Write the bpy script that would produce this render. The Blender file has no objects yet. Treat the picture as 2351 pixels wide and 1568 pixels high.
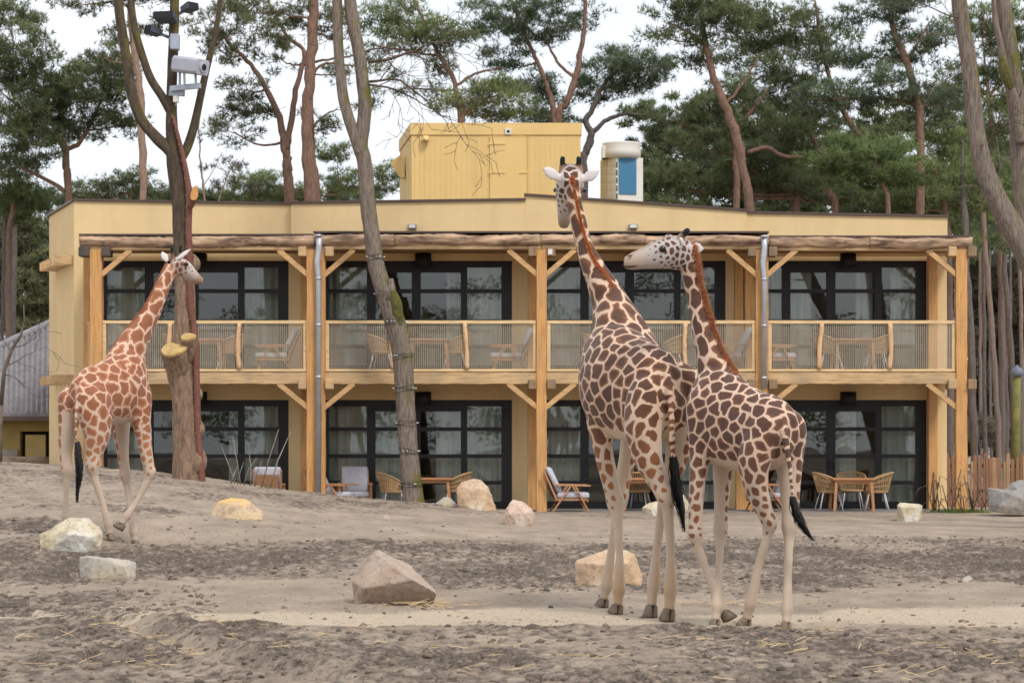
import bpy, bmesh, math, random
import numpy as np
from mathutils import Vector, Matrix, kdtree
random.seed(7); np.random.seed(7)
R = math.radians
scene = bpy.context.scene
COL = scene.collection

# ------------------------------------------------------------------ camera
FPX = 5100.0            # focal length in units of a 2351-wide picture
EYE = 1.69
HZ = 1003.0             # horizon row in the same units
cam_d = bpy.data.cameras.new('camera')
cam_d.sensor_width = 36.0
cam_d.lens = FPX / 2351.0 * 36.0
cam_d.shift_y = (HZ - 784.0) / 2351.0
cam_d.clip_start = 0.5
cam_d.clip_end = 3000.0
cam_d.dof.use_dof = True
cam_d.dof.focus_distance = 23.5
cam_d.dof.aperture_fstop = 6.3
cam = bpy.data.objects.new('camera', cam_d)
cam.location = (0, 0, EYE)
cam.rotation_euler = (R(90), 0, 0)
COL.objects.link(cam)
scene.camera = cam

# ------------------------------------------------------------------ sky, sun, exposure
SUN_EL, SUN_AZ = R(52), R(150)     # azimuth clockwise from +Y: high, behind the camera and to the right
w = bpy.data.worlds.new('World'); scene.world = w; w.use_nodes = True
nt = w.node_tree; nt.nodes.clear()
sky = nt.nodes.new('ShaderNodeTexSky'); sky.sky_type = 'NISHITA'; sky.sun_disc = False
sky.sun_elevation = SUN_EL; sky.sun_rotation = SUN_AZ
tc = nt.nodes.new('ShaderNodeTexCoord')
cn = nt.nodes.new('ShaderNodeTexNoise'); cn.inputs['Scale'].default_value = 2.2; cn.inputs['Detail'].default_value = 6
nt.links.new(tc.outputs['Generated'], cn.inputs['Vector'])
cr = nt.nodes.new('ShaderNodeValToRGB')
cr.color_ramp.elements[0].position = 0.3; cr.color_ramp.elements[0].color = (7.7, 8.2, 8.9, 1)
cr.color_ramp.elements[1].position = 0.7; cr.color_ramp.elements[1].color = (11.2, 11.3, 11.4, 1)
nt.links.new(cn.outputs['Fac'], cr.inputs['Fac'])
mx = nt.nodes.new('ShaderNodeMixRGB'); mx.inputs['Fac'].default_value = 0.88
nt.links.new(sky.outputs[0], mx.inputs[1]); nt.links.new(cr.outputs[0], mx.inputs[2])
bg = nt.nodes.new('ShaderNodeBackground'); bg.inputs['Strength'].default_value = 0.085
nt.links.new(mx.outputs[0], bg.inputs['Color'])
wo = nt.nodes.new('ShaderNodeOutputWorld'); nt.links.new(bg.outputs[0], wo.inputs['Surface'])

sd = bpy.data.lights.new('sun', 'SUN'); sd.energy = 1.5; sd.angle = R(12); sd.color = (1.0, 0.95, 0.88)
sun = bpy.data.objects.new('sun', sd); COL.objects.link(sun)
sdir = Vector((math.sin(SUN_AZ) * math.cos(SUN_EL), math.cos(SUN_AZ) * math.cos(SUN_EL), math.sin(SUN_EL)))
sun.rotation_euler = sdir.to_track_quat('Z', 'Y').to_euler()

vs = scene.view_settings
vs.view_transform = 'Standard'; vs.look = 'None'; vs.gamma = 1.0; vs.use_curve_mapping = False
vs.exposure = 0.6
scene.render.engine = 'CYCLES'
scene.cycles.max_bounces = 6
scene.cycles.transparent_max_bounces = 12
scene.cycles.use_denoising = True

# ------------------------------------------------------------------ helpers
def P(px, py, Y):
    return Vector(((px - 1175.5) * Y / FPX, Y, EYE - (py - HZ) * Y / FPX))

def tag(o, label=None, cat=None, group=None, kind=None):
    if label: o['label'] = label
    if cat: o['category'] = cat
    if group: o['group'] = group
    if kind: o['kind'] = kind
    return o

def empty(name, loc=(0, 0, 0), rz=0.0):
    o = bpy.data.objects.new(name, None); COL.objects.link(o)
    o.empty_display_size = 0.2
    o.location = loc; o.rotation_euler = (0, 0, rz)
    return o

def link(name, me, mat=None, parent=None):
    o = bpy.data.objects.new(name, me); COL.objects.link(o)
    if mat is not None and not me.materials: me.materials.append(mat)
    if parent is not None: o.parent = parent
    return o

def copy_tree(o, parent=None):
    c = o.copy(); COL.objects.link(c); c.parent = parent
    for ch in list(o.children): copy_tree(ch, c)
    return c

class MB:
    """collects shapes and links them as one mesh object"""
    def __init__(s): s.v = []; s.f = []; s.sm = []
    def add(s, vs, fs, smooth=False):
        n = len(s.v); s.v += [tuple(v) for v in vs]
        s.f += [tuple(i + n for i in f) for f in fs]; s.sm += [smooth] * len(fs); return s
    def box(s, x0, x1, y0, y1, z0, z1):
        v = [(x0,y0,z0),(x1,y0,z0),(x1,y1,z0),(x0,y1,z0),(x0,y0,z1),(x1,y0,z1),(x1,y1,z1),(x0,y1,z1)]
        return s.add(v, [(0,3,2,1),(4,5,6,7),(0,1,5,4),(1,2,6,5),(2,3,7,6),(3,0,4,7)])
    def prism(s, v8):
        return s.add(v8, [(0,3,2,1),(4,5,6,7),(0,1,5,4),(1,2,6,5),(2,3,7,6),(3,0,4,7)])
    def bar(s, a, b, w, h=None, up=(0,0,1)):
        a = Vector(a); b = Vector(b); h = h or w
        d = (b - a).normalized(); u = Vector(up)
        if abs(d.dot(u)) > 0.98: u = Vector((0,1,0))
        x = d.cross(u).normalized() * (w / 2); y = x.cross(d).normalized() * (h / 2)
        return s.prism([a-x-y, a+x-y, a+x+y, a-x+y, b-x-y, b+x-y, b+x+y, b-x+y])
    def tube(s, pts, rad, n=8, jit=0.0, caps=True, smooth=True, twist=0):
        pts = [Vector(p) for p in pts]
        if not isinstance(rad, (list, tuple)): rad = [rad] * len(pts)
        rings = []; prev = None
        for i, p in enumerate(pts):
            t = (pts[min(i+1, len(pts)-1)] - pts[max(i-1, 0)])
            t = t.normalized() if t.length > 1e-9 else Vector((0,0,1))
            if prev is None:
                a = Vector((1,0,0)) if abs(t.x) < 0.8 else Vector((0,1,0))
            else: a = prev
            a = (a - t * a.dot(t)).normalized(); b = t.cross(a); prev = a
            rings.append([p + (a * math.cos(q) + b * math.sin(q)) * rad[i] * (1 + random.uniform(-jit, jit))
                          for q in [2*math.pi*k/n + twist*i for k in range(n)]])
        v = [x for r in rings for x in r]; f = []
        for i in range(len(rings)-1):
            for k in range(n):
                k2 = (k+1) % n
                f.append((i*n+k, i*n+k2, (i+1)*n+k2, (i+1)*n+k))
        s.add(v, f, smooth)
        if caps:
            m = len(v); base = len(s.v) - m
            s.f.append(tuple(base + k for k in reversed(range(n)))); s.sm.append(False)
            s.f.append(tuple(base + m - n + k for k in range(n))); s.sm.append(False)
        return s
    def lathe(s, prof, c=(0,0,0), n=20, smooth=True):
        v = []; f = []
        for r, z in prof:
            for k in range(n):
                q = 2*math.pi*k/n; v.append((c[0]+r*math.cos(q), c[1]+r*math.sin(q), c[2]+z))
        for i in range(len(prof)-1):
            for k in range(n):
                k2 = (k+1) % n
                f.append((i*n+k, i*n+k2, (i+1)*n+k2, (i+1)*n+k))
        f.append(tuple(reversed(range(n)))); f.append(tuple((len(prof)-1)*n+k for k in range(n)))
        return s.add(v, f, smooth)
    def mesh(s, name):
        me = bpy.data.meshes.new(name); me.from_pydata(s.v, [], s.f)
        me.polygons.foreach_set('use_smooth', s.sm); me.update(); return me
    def build(s, name, mat, parent=None, bevel=0.0):
        me = s.mesh(name)
        if bevel:
            bm = bmesh.new(); bm.from_mesh(me)
            bmesh.ops.bevel(bm, geom=[e for e in bm.edges if e.calc_face_angle(0) > 0.6], offset=bevel, segments=1, affect='EDGES')
            bm.to_mesh(me); bm.free()
        return link(name, me, mat, parent)

def catmull(pts, sub=6):
    """pts: list of tuples of floats -> smooth interpolated list"""
    A = np.array(pts, float); out = []
    for i in range(len(A)-1):
        p0 = A[max(i-1,0)]; p1 = A[i]; p2 = A[i+1]; p3 = A[min(i+2,len(A)-1)]
        for k in range(sub):
            t = k/sub
            out.append(0.5*((2*p1)+(-p0+p2)*t+(2*p0-5*p1+4*p2-p3)*t*t+(-p0+3*p1-3*p2+p3)*t**3))
    out.append(A[-1]); return np.array(out)

def fast_mesh(name, verts, tris, quads=False):
    k = 4 if quads else 3
    me = bpy.data.meshes.new(name)
    me.vertices.add(len(verts)); me.vertices.foreach_set('co', np.asarray(verts, np.float32).ravel())
    nf = len(tris); me.loops.add(nf*k); me.polygons.add(nf)
    me.loops.foreach_set('vertex_index', np.asarray(tris, np.int32).ravel())
    me.polygons.foreach_set('loop_start', np.arange(0, nf*k, k, dtype=np.int32))
    try: me.polygons.foreach_set('loop_total', np.full(nf, k, np.int32))
    except Exception: pass
    me.update(calc_edges=True); return me

def attr(me, name, data, typ='FLOAT'):
    a = me.attributes.new(name, typ, 'POINT')
    key = {'FLOAT': 'value', 'FLOAT_VECTOR': 'vector', 'FLOAT_COLOR': 'color'}[typ]
    a.data.foreach_set(key, np.asarray(data, np.float32).ravel())

# numpy gradient noise ------------------------------------------------------
def _h(ix, iy, seed):
    n = (ix.astype(np.int64)*374761393 + iy.astype(np.int64)*668265263 + seed*974634777) & 0xffffffff
    n = ((n ^ (n >> 13)) * 1274126177) & 0xffffffff
    return ((n ^ (n >> 16)) & 0xffff) / 65535.0
def noise2(x, y, seed=0):
    ix = np.floor(x); iy = np.floor(y); fx = x-ix; fy = y-iy
    ux = fx*fx*(3-2*fx); uy = fy*fy*(3-2*fy)
    a = _h(ix,iy,seed); b = _h(ix+1,iy,seed); c = _h(ix,iy+1,seed); d = _h(ix+1,iy+1,seed)
    return (a*(1-ux)+b*ux)*(1-uy)+(c*(1-ux)+d*ux)*uy
def fbm(x, y, o=4, seed=0):
    s = 0; a = 0.5; t = 0
    for i in range(o):
        s = s + a*noise2(x, y, seed+i*17); t += a; a *= 0.5; x = x*2.03+3.1; y = y*2.03+7.7
    return s/t
def sstep(a, b, x):
    t = np.clip((np.asarray(x, float)-a)/(b-a), 0, 1); return t*t*(3-2*t)

# ------------------------------------------------------------------ materials
MATS = {}
def lin(c):  # sRGB 0-255 -> linear
    return tuple(((x/255)/12.92 if x/255 <= 0.04045 else ((x/255+0.055)/1.055)**2.4) for x in c)
def new_mat(name):
    m = bpy.data.materials.new(name); m.use_nodes = True; MATS[name] = m
    nt = m.node_tree; b = nt.nodes['Principled BSDF']; return m, nt, b
def N(nt, t, **kw):
    n = nt.nodes.new(t)
    for k, v in kw.items():
        if k in n.inputs: n.inputs[k].default_value = v
        else: setattr(n, k, v)
    return n
def ramp(nt, fac, stops):
    r = nt.nodes.new('ShaderNodeValToRGB'); e = r.color_ramp.elements
    while len(e) < len(stops): e.new(0.5)
    for x, (p, c) in zip(e, stops): x.position = p; x.color = (*c, 1) if len(c) == 3 else c
    nt.links.new(fac, r.inputs['Fac']); return r.outputs['Color']
def mixc(nt, fac, a, b, mode='MIX'):
    m = nt.nodes.new('ShaderNodeMixRGB'); m.blend_type = mode
    for i, s in ((0, fac), (1, a), (2, b)):
        if isinstance(s, bpy.types.NodeSocket): nt.links.new(s, m.inputs[i])
        elif i == 0: m.inputs[0].default_value = s
        else: m.inputs[i].default_value = (*s, 1)
    return m.outputs[0]
def math_n(nt, op, a, b=None, c=None, clamp=False):
    m = nt.nodes.new('ShaderNodeMath'); m.operation = op; m.use_clamp = clamp
    for i, s in enumerate((a, b, c)):
        if s is None: continue
        if isinstance(s, bpy.types.NodeSocket): nt.links.new(s, m.inputs[i])
        else: m.inputs[i].default_value = s
    return m.outputs[0]
def coords(nt, scale=(1,1,1), kind='Object'):
    t = nt.nodes.new('ShaderNodeTexCoord'); mp = nt.nodes.new('ShaderNodeMapping')
    mp.inputs['Scale'].default_value = scale
    nt.links.new(t.outputs[kind], mp.inputs['Vector']); return mp.outputs[0]
def noise(nt, vec, scale, detail=5, rough=0.55):
    n = N(nt, 'ShaderNodeTexNoise', Scale=scale, Detail=detail, Roughness=rough)
    nt.links.new(vec, n.inputs['Vector']); return n.outputs['Fac']
def bump(nt, b, h, strength=0.4, dist=0.01):
    n = N(nt, 'ShaderNodeBump', Strength=strength, Distance=dist)
    nt.links.new(h, n.inputs['Height']); nt.links.new(n.outputs[0], b.inputs['Normal'])

def m_plain(name, c1, c2=None, rough=0.7, scale=4.0, stretch=(1,1,1), bmp=0.2, dist=0.01, metal=0.0, spec=0.3, kind='Object', detail=5):
    m, nt, b = new_mat(name)
    c2 = c2 or tuple(x*0.8 for x in c1)
    v = coords(nt, stretch, kind); f = noise(nt, v, scale, detail)
    nt.links.new(ramp(nt, f, [(0.32, c2), (0.68, c1)]), b.inputs['Base Color'])
    b.inputs['Roughness'].default_value = rough; b.inputs['Metallic'].default_value = metal
    b.inputs['Specular IOR Level'].default_value = spec
    if bmp: bump(nt, b, f, bmp, dist)
    return m

def m_wood(name, base, dark, axis='X', rough=0.75, grey=None):
    m, nt, b = new_mat(name)
    st = {'X': (0.7, 9, 9), 'Z': (9, 9, 0.7), 'Y': (9, 0.7, 9)}[axis]
    v = coords(nt, st); v2 = coords(nt, (1, 1, 1))
    g = noise(nt, v, 3.0, 7, 0.62); g2 = noise(nt, v2, 1.3, 4); kn = noise(nt, v2, 5.0, 2)
    c = ramp(nt, g, [(0.28, dark), (0.5, base), (0.75, tuple(min(1, x*1.15) for x in base))])
    c = mixc(nt, math_n(nt, 'MULTIPLY', math_n(nt, 'SUBTRACT', g2, 0.42, clamp=True), 2.2, clamp=True), c, grey or tuple(x*0.75 for x in base))
    c = mixc(nt, math_n(nt, 'MULTIPLY', math_n(nt, 'SUBTRACT', kn, 0.70, clamp=True), 6, clamp=True), c, tuple(x*0.5 for x in dark))
    nt.links.new(c, b.inputs['Base Color']); b.inputs['Roughness'].default_value = rough
    b.inputs['Specular IOR Level'].default_value = 0.25
    bump(nt, b, g, 0.35, 0.006); return m

WALL = m_plain('render_wall', (0.75, 0.56, 0.305), (0.70, 0.515, 0.275), 0.9, 1.2, bmp=0, spec=0.15)
def weather(m, amt, tone):
    nt = m.node_tree; b = nt.nodes['Principled BSDF']; src = b.inputs['Base Color'].links[0].from_socket
    s1 = noise(nt, coords(nt, (1.3, 1.3, .16)), 1.7, 7, .6); s2 = noise(nt, coords(nt), .55, 3)
    f = math_n(nt, 'MULTIPLY', math_n(nt, 'MULTIPLY', ramp(nt, s1, [(.46, (0, 0, 0)), (.72, (1, 1, 1))]), s2), amt)
    nt.links.new(mixc(nt, f, src, tone), b.inputs['Base Color'])
weather(WALL, .5, (.46, .34, .2))
_nt = WALL.node_tree; bump(_nt, _nt.nodes['Principled BSDF'], noise(_nt, coords(_nt), 60, 3), 0.12, 0.004)
FLASH = m_plain('dark_flashing', (0.105, 0.07, 0.06), (0.085, 0.06, 0.052), 0.5, 3, bmp=0)
FRAME = m_plain('dark_window_frame', (0.022, 0.02, 0.024), (0.017, 0.016, 0.019), 0.45, 3, bmp=0)
POST = m_wood('oak_post', (0.60, 0.32, 0.122), (0.38, 0.185, 0.07), 'Z', grey=(0.46, 0.27, 0.125))
BEAM = m_wood('oak_beam', (0.58, 0.39, 0.205), (0.34, 0.22, 0.115), 'X', grey=(0.27, 0.215, 0.15))
BRACE = m_wood('oak_brace', (0.60, 0.37, 0.175), (0.38, 0.21, 0.095), 'X', grey=(0.42, 0.27, 0.14))
GREYEND = m_wood('weathered_beam_end', (0.30, 0.20, 0.115), (0.14, 0.10, 0.07), 'Z', grey=(0.16, 0.125, 0.09))
DARKEND = m_wood('dark_beam_end', (0.10, 0.08, 0.07), (0.05, 0.045, 0.04), 'Z', grey=(0.06, 0.055, 0.05))
RAIL = m_wood('pale_rail', (0.72, 0.52, 0.29), (0.55, 0.37, 0.18), 'X')
STICK = m_wood('peeled_stick', (0.70, 0.45, 0.26), (0.46, 0.27, 0.14), 'Z')
LOG = m_plain('bark_log', (0.62, 0.42, 0.275), (0.085, 0.05, 0.036), 0.9, 2.2, stretch=(0.8, 4.5, 4.5), bmp=0.9, dist=0.03, detail=8)
NET = m_plain('balcony_net', (0.55, 0.47, 0.36), (0.46, 0.39, 0.30), 0.8, 5, bmp=0)
CEIL = m_plain('soffit_boards', (0.36, 0.22, 0.11), (0.25, 0.15, 0.075), 0.8, 3, stretch=(0.5, 8, 8), bmp=0.2)
CONC = m_plain('terrace_concrete', (0.27, 0.25, 0.23), (0.2, 0.185, 0.17), 0.85, 6)
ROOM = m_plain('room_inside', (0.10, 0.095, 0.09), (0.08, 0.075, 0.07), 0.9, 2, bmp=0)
CURT = m_plain('curtain_cloth', (0.72, 0.74, 0.67), (0.46, 0.48, 0.44), 0.9, 2.5, stretch=(7, 1, 0.3), bmp=0)
ZINC = m_plain('zinc_pipe', (0.50, 0.53, 0.57), (0.42, 0.45, 0.49), 0.4, 6, bmp=0, metal=0.55)
BLACK = m_plain('matt_black', (0.012, 0.012, 0.014), (0.009, 0.009, 0.01), 0.5, 5, bmp=0)
CABIN = m_plain('cabin_yellow', (0.74, 0.52, 0.215), (0.70, 0.485, 0.195), 0.6, 1.5, bmp=0)
weather(CABIN, .4, (.48, .34, .15))
CABINLINE = m_plain('cabin_seam', (0.69, 0.48, 0.195), (0.66, 0.46, 0.185), 0.7, 2, bmp=0)
WHITE = m_plain('white_plastic', (0.72, 0.70, 0.64), (0.66, 0.63, 0.56), 0.5, 3, bmp=0)
CREAM = m_plain('cream_grille', (0.60, 0.56, 0.38), (0.5, 0.46, 0.3), 0.6, 6, bmp=0)
BLUE = m_plain('blue_panel', (0.06, 0.20, 0.34), (0.05, 0.17, 0.29), 0.55, 8, stretch=(1, 1, 6), bmp=0)
ACDARK = m_plain('vent_dark', (0.12, 0.115, 0.10), None, 0.6, 5, bmp=0)
TEAK = m_wood('teak', (0.46, 0.23, 0.115), (0.30, 0.14, 0.07), 'X')
RATTAN = m_plain('rattan_weave', (0.52, 0.34, 0.175), (0.30, 0.18, 0.085), 0.75, 60, bmp=0.6)
CUSH = m_plain('grey_cushion', (0.50, 0.50, 0.55), (0.43, 0.43, 0.48), 0.95, 12, bmp=0.2)
LEGM = m_plain('white_leg', (0.62, 0.62, 0.64), (0.55, 0.55, 0.57), 0.45, 5, bmp=0)
def m_glass():
    m, nt, b = new_mat('window_glass')
    nt.nodes.remove(b); out = nt.nodes['Material Output']
    tr = N(nt, 'ShaderNodeBsdfTransparent'); tr.inputs[0].default_value = (0.90, 0.93, 0.92, 1)
    gl = N(nt, 'ShaderNodeBsdfGlossy', Roughness=0.01); gl.inputs[0].default_value = (1, 1, 1, 1)
    fr = N(nt, 'ShaderNodeFresnel', IOR=1.5)
    v = coords(nt); nn = noise(nt, v, 0.9, 1)
    bp = N(nt, 'ShaderNodeBump', Strength=0.05, Distance=0.05); nt.links.new(nn, bp.inputs['Height'])
    nt.links.new(bp.outputs[0], gl.inputs['Normal'])
    mx = N(nt, 'ShaderNodeMixShader')
    f2 = math_n(nt, 'MULTIPLY', fr.outputs[0], 1.3, clamp=True)   # two faces of a double-glazed unit
    nt.links.new(f2, mx.inputs[0]); nt.links.new(tr.outputs[0], mx.inputs[1]); nt.links.new(gl.outputs[0], mx.inputs[2])
    nt.links.new(mx.outputs[0], out.inputs['Surface']); return m
GLASS = m_glass()
# ------------------------------------------------------------------ where feet and stones touch the ground (picture column, row, distance)
CONTACT = [(1415,1410,21.2),(1383,1395,22.0),(1534,1427,20.4),(1495,1418,20.9),
           (1709,1441,19.55),(1804,1451,19.3),(1640,1446,19.75),
           (150,1224,30.2),(253,1241,29.95),(310,1257,30.9)]
_cx = [-40,-10.4,-7.4,-6.1,-5.1,-3.9,-2.9,-1.55,-.66,.3,1.5,3.0,60]
_cz = [1.25,1.17,.966,.808,.64,.481,.393,.30,.20,.13,.05,0,0]
def base_z(x, y):
    x = np.asarray(x, float); y = np.asarray(y, float)
    a = np.interp(x*45.0/np.maximum(np.minimum(y, 45), 20), _cx, _cz)
    up = sstep(23.5, 45, y)
    inb = sstep(-12.6, -11.8, x)
    down = 1 - inb*sstep(46.3, 49.2, y)
    z = a*up*down
    z = z + 0.05*(fbm(x*0.5, y*0.5, 3, 5)-0.5)*sstep(14, 20, y)*(1-inb*sstep(46, 49, y))
    # the near churned strip stands a little above the sandy track behind it
    edge = 19.05 + 0.5*(fbm(x*0.9+4, y*0.0+2, 3, 9)-0.5) + 0.9*sstep(-1.2, -3.4, x)
    z = z + 0.075*sstep(edge+0.35, edge-0.1, y)
    return z
# a wheel rut leaving the track at the left
_rut = np.array([(P(px, py, 5100*1.69/(py-1003)).x, 5100*1.69/(py-1003)) for px, py in
                 [(215,1408),(270,1428),(330,1462),(420,1500),(520,1532),(620,1556),(760,1590)]])
def rut_d(x, y):
    d = np.full(np.shape(x), 9.0)
    for (ax, ay), (bx, by) in zip(_rut[:-1], _rut[1:]):
        ux, uy = bx-ax, by-ay; t = np.clip(((x-ax)*ux+(y-ay)*uy)/(ux*ux+uy*uy), 0, 1)
        d = np.minimum(d, np.hypot(x-ax-t*ux, y-ay-t*uy))
    return d
_fp = np.array([[P(*c).x, P(*c).y, P(*c).z] for c in CONTACT])
_fr = _fp[:, 2] - base_z(_fp[:, 0], _fp[:, 1])
_S = 0.42
_K = np.exp(-((_fp[:, None, 0]-_fp[None, :, 0])**2 + (_fp[:, None, 1]-_fp[None, :, 1])**2)/(2*_S*_S))
_w = np.linalg.solve(_K + 0.02*np.eye(len(_fp)), _fr)
def ground_z(x, y):
    x = np.asarray(x, float); y = np.asarray(y, float)
    z = base_z(x, y)
    for (fx, fy, _), ww in zip(_fp, _w):
        z = z + ww*np.exp(-((x-fx)**2+(y-fy)**2)/(2*_S*_S))
    d = rut_d(x, y); near = sstep(22.5, 20.5, y)
    z = z + near*(-0.10*np.exp(-(d/0.16)**2) + 0.045*np.exp(-((d-0.36)/0.16)**2))
    return z
def on_ground(px, py):
    """the point of the ground seen at a picture position"""
    lo, hi = 12.0, 49.0
    Y = lo
    while Y < hi:
        p = P(px, py, Y)
        if p.z <= float(ground_z(p.x, p.y)): return p
        Y += 0.02
    return P(px, py, hi)

# ------------------------------------------------------------------ ground sheet
def axis(parts):
    out = []
    for a, b, s in parts: out += list(np.arange(a, b, s))
    out.append(parts[-1][1]); return np.array(out)
gx = axis([(-900,-300,200),(-300,-100,50),(-100,-40,12),(-40,-20,3),(-20,-13,.5),(-13,-7,.11),(-7,7,.04),(7,13,.11),(13,20,.5),(20,40,3),(40,100,12),(100,300,50),(300,900,200)])
gy = axis([(-120,-20,20),(-20,8,4),(8,14,.4),(14,19.6,.024),(19.6,24,.045),(24,34,.075),(34,50,.14),(50,64,1),(64,120,6),(120,400,40),(400,2200,300)])
GX, GY = np.meshgrid(gx, gy)
X, Y_ = GX.ravel(), GY.ravel()
Z = ground_z(X, Y_)
row = HZ + FPX*(EYE-np.minimum(base_z(X, Y_), 1.2))/np.maximum(Y_, 5)     # rows only order the bands by distance
colm = 1175.5 + FPX*X/np.maximum(Y_, 5)
wob = (fbm(X*0.55, Y_*0.35, 4, 21)-0.5)
rw = row + wob*70
left = sstep(620, 250, colm)
def band(a, b, s=10): return sstep(a-s, a+s, rw)*(1-sstep(b-s, b+s, rw))
mud = 0.12*np.ones_like(X)
mud = np.maximum(mud, 0.66*band(1243, 1342, 24))
mud = np.maximum(mud, (0.62*left)*band(1362, 1412, 12))
mud = np.maximum(mud, 0.6*left*band(1178, 1226, 9)*sstep(300, 80, colm))
mud = np.maximum(mud, 0.42*sstep(1195, 1150, rw))
fg = sstep(19.35, 18.85, Y_ + wob*1.1 - 0.9*sstep(-1.2, -3.4, X))
mud = np.maximum(mud, 0.52*fg)
patch = fbm(X*1.3, Y_*0.8, 4, 33)
mud = np.clip(mud + (patch-0.5)*0.75*np.where(mud > 0.2, 1, 0.45), 0, 1)
rd = rut_d(X, Y_); mud = mud*(1-0.55*np.exp(-(rd/0.2)**2)*sstep(22.5, 20.5, Y_))
pale = band(1398, 1450, 8)*(1-fg)
vis = sstep(12, 14, Y_)*sstep(52, 47, Y_)*sstep(24, 14, np.abs(X))
clod = fbm(X*5.5, Y_*4.2, 4, 3); clod2 = np.abs(fbm(X*11, Y_*8, 3, 8)-0.5)*2
amp = (0.012 + 0.12*mud*mud)*vis
rel = (np.maximum(clod-0.44, 0)*2.2 - 0.25 + 0.35*(0.5-clod2))*amp
rp_ = np.random.default_rng(44)          # hoof prints and wheel lines in the soft sand
for _ in range(260):
    hy = rp_.uniform(19.3, 34); hx = rp_.uniform(-.22, .22)*hy
    w_ = (np.abs(X-hx) < .5) & (np.abs(Y_-hy) < .5)
    if not w_.any(): continue
    q_ = ((X[w_]-hx)/.085)**2+((Y_[w_]-hy)/.11)**2
    rel[w_] += -.03*np.exp(-q_)+.012*np.exp(-(np.sqrt(q_)-1.6)**2*3)
for y0_, dp_ in ((19.75, .02), (20.25, .012), (21.35, .022), (21.9, .014), (23.6, .018), (24.3, .016)):
    yy_ = y0_+.25*(fbm(X*.25+y0_, X*0, 3, 61)-.5)
    rel = rel-dp_*np.exp(-((Y_-yy_)/.09)**2)*sstep(.35, .55, fbm(X*.5+y0_*3, X*0+y0_, 2, 62))*vis
foot = np.ones_like(X)
for fx, fy, _ in _fp: foot = np.minimum(foot, 1-0.9*np.exp(-((X-fx)**2+(Y_-fy)**2)/(2*.17**2)))
Z = Z + rel*foot
nx, ny = len(gx), len(gy)
i0 = (np.arange(ny-1)[:, None]*nx + np.arange(nx-1)[None, :]).ravel()
gm = fast_mesh('ground', np.stack([X, Y_, Z], 1), np.stack([i0, i0+1, i0+nx+1, i0+nx], 1), True)
gm.polygons.foreach_set('use_smooth', np.ones(len(i0), bool))
attr(gm, 'mud', mud); attr(gm, 'pale', pale); attr(gm, 'lump', np.clip(clod, 0, 1))
wet = band(1385, 1402, 6)*sstep(760, 850, colm)*sstep(1050, 930, colm) + sstep(200, 60, colm)*band(1228, 1242, 5) + band(1332, 1345, 5)*sstep(450, 540, colm)*sstep(680, 600, colm)
attr(gm, 'wet', np.clip(wet, 0, 1))
def m_ground():
    m, nt, b = new_mat('ground_soil')
    A = lambda n: [setattr(x := nt.nodes.new('ShaderNodeAttribute'), 'attribute_name', n), x.outputs['Fac']][1]
    v = coords(nt, (1, 0.55, 1)); n1 = noise(nt, v, 9, 8, 0.68); n2 = noise(nt, v, 1.6, 5); n3 = noise(nt, v, 30, 6, 0.75)
    mud = math_n(nt, 'ADD', A('mud'), math_n(nt, 'MULTIPLY', math_n(nt, 'SUBTRACT', n1, 0.5), 2.3), clamp=True)
    sand = ramp(nt, n2, [(0.3, (0.28, 0.22, 0.17)), (0.7, (0.44, 0.35, 0.268))])
    sand = mixc(nt, math_n(nt, 'MULTIPLY', A('pale'), 0.8), sand, (0.60, 0.49, 0.36))
    mudc = ramp(nt, n3, [(0.36, (0.048, 0.036, 0.028)), (0.64, (0.205, 0.155, 0.12))])
    c = mixc(nt, ramp(nt, mud, [(0.30, (0, 0, 0)), (0.72, (1, 1, 1))]), sand, mudc)
    c = mixc(nt, math_n(nt, 'MULTIPLY', ramp(nt, n3, [(0.54, (0, 0, 0)), (0.66, (1, 1, 1))]), 0.6), c, (0.13, 0.10, 0.08))
    nt.links.new(c, b.inputs['Base Color'])
    wetf = math_n(nt, 'MULTIPLY', A('wet'), ramp(nt, n1, [(0.45, (0, 0, 0)), (0.6, (1, 1, 1))]))
    nt.links.new(math_n(nt, 'SUBTRACT', 0.95, math_n(nt, 'MULTIPLY', wetf, 0.78)), b.inputs['Roughness'])
    b.inputs['Specular IOR Level'].default_value = 0.3
    h = math_n(nt, 'ADD', n1, math_n(nt, 'MULTIPLY', n3, 0.6))
    bump(nt, b, h, 1.0, 0.05); return m
ground = tag(link('ground', gm, m_ground()), 'sandy zoo paddock ground with churned dark mud bands and a mound', kind='structure')

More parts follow.
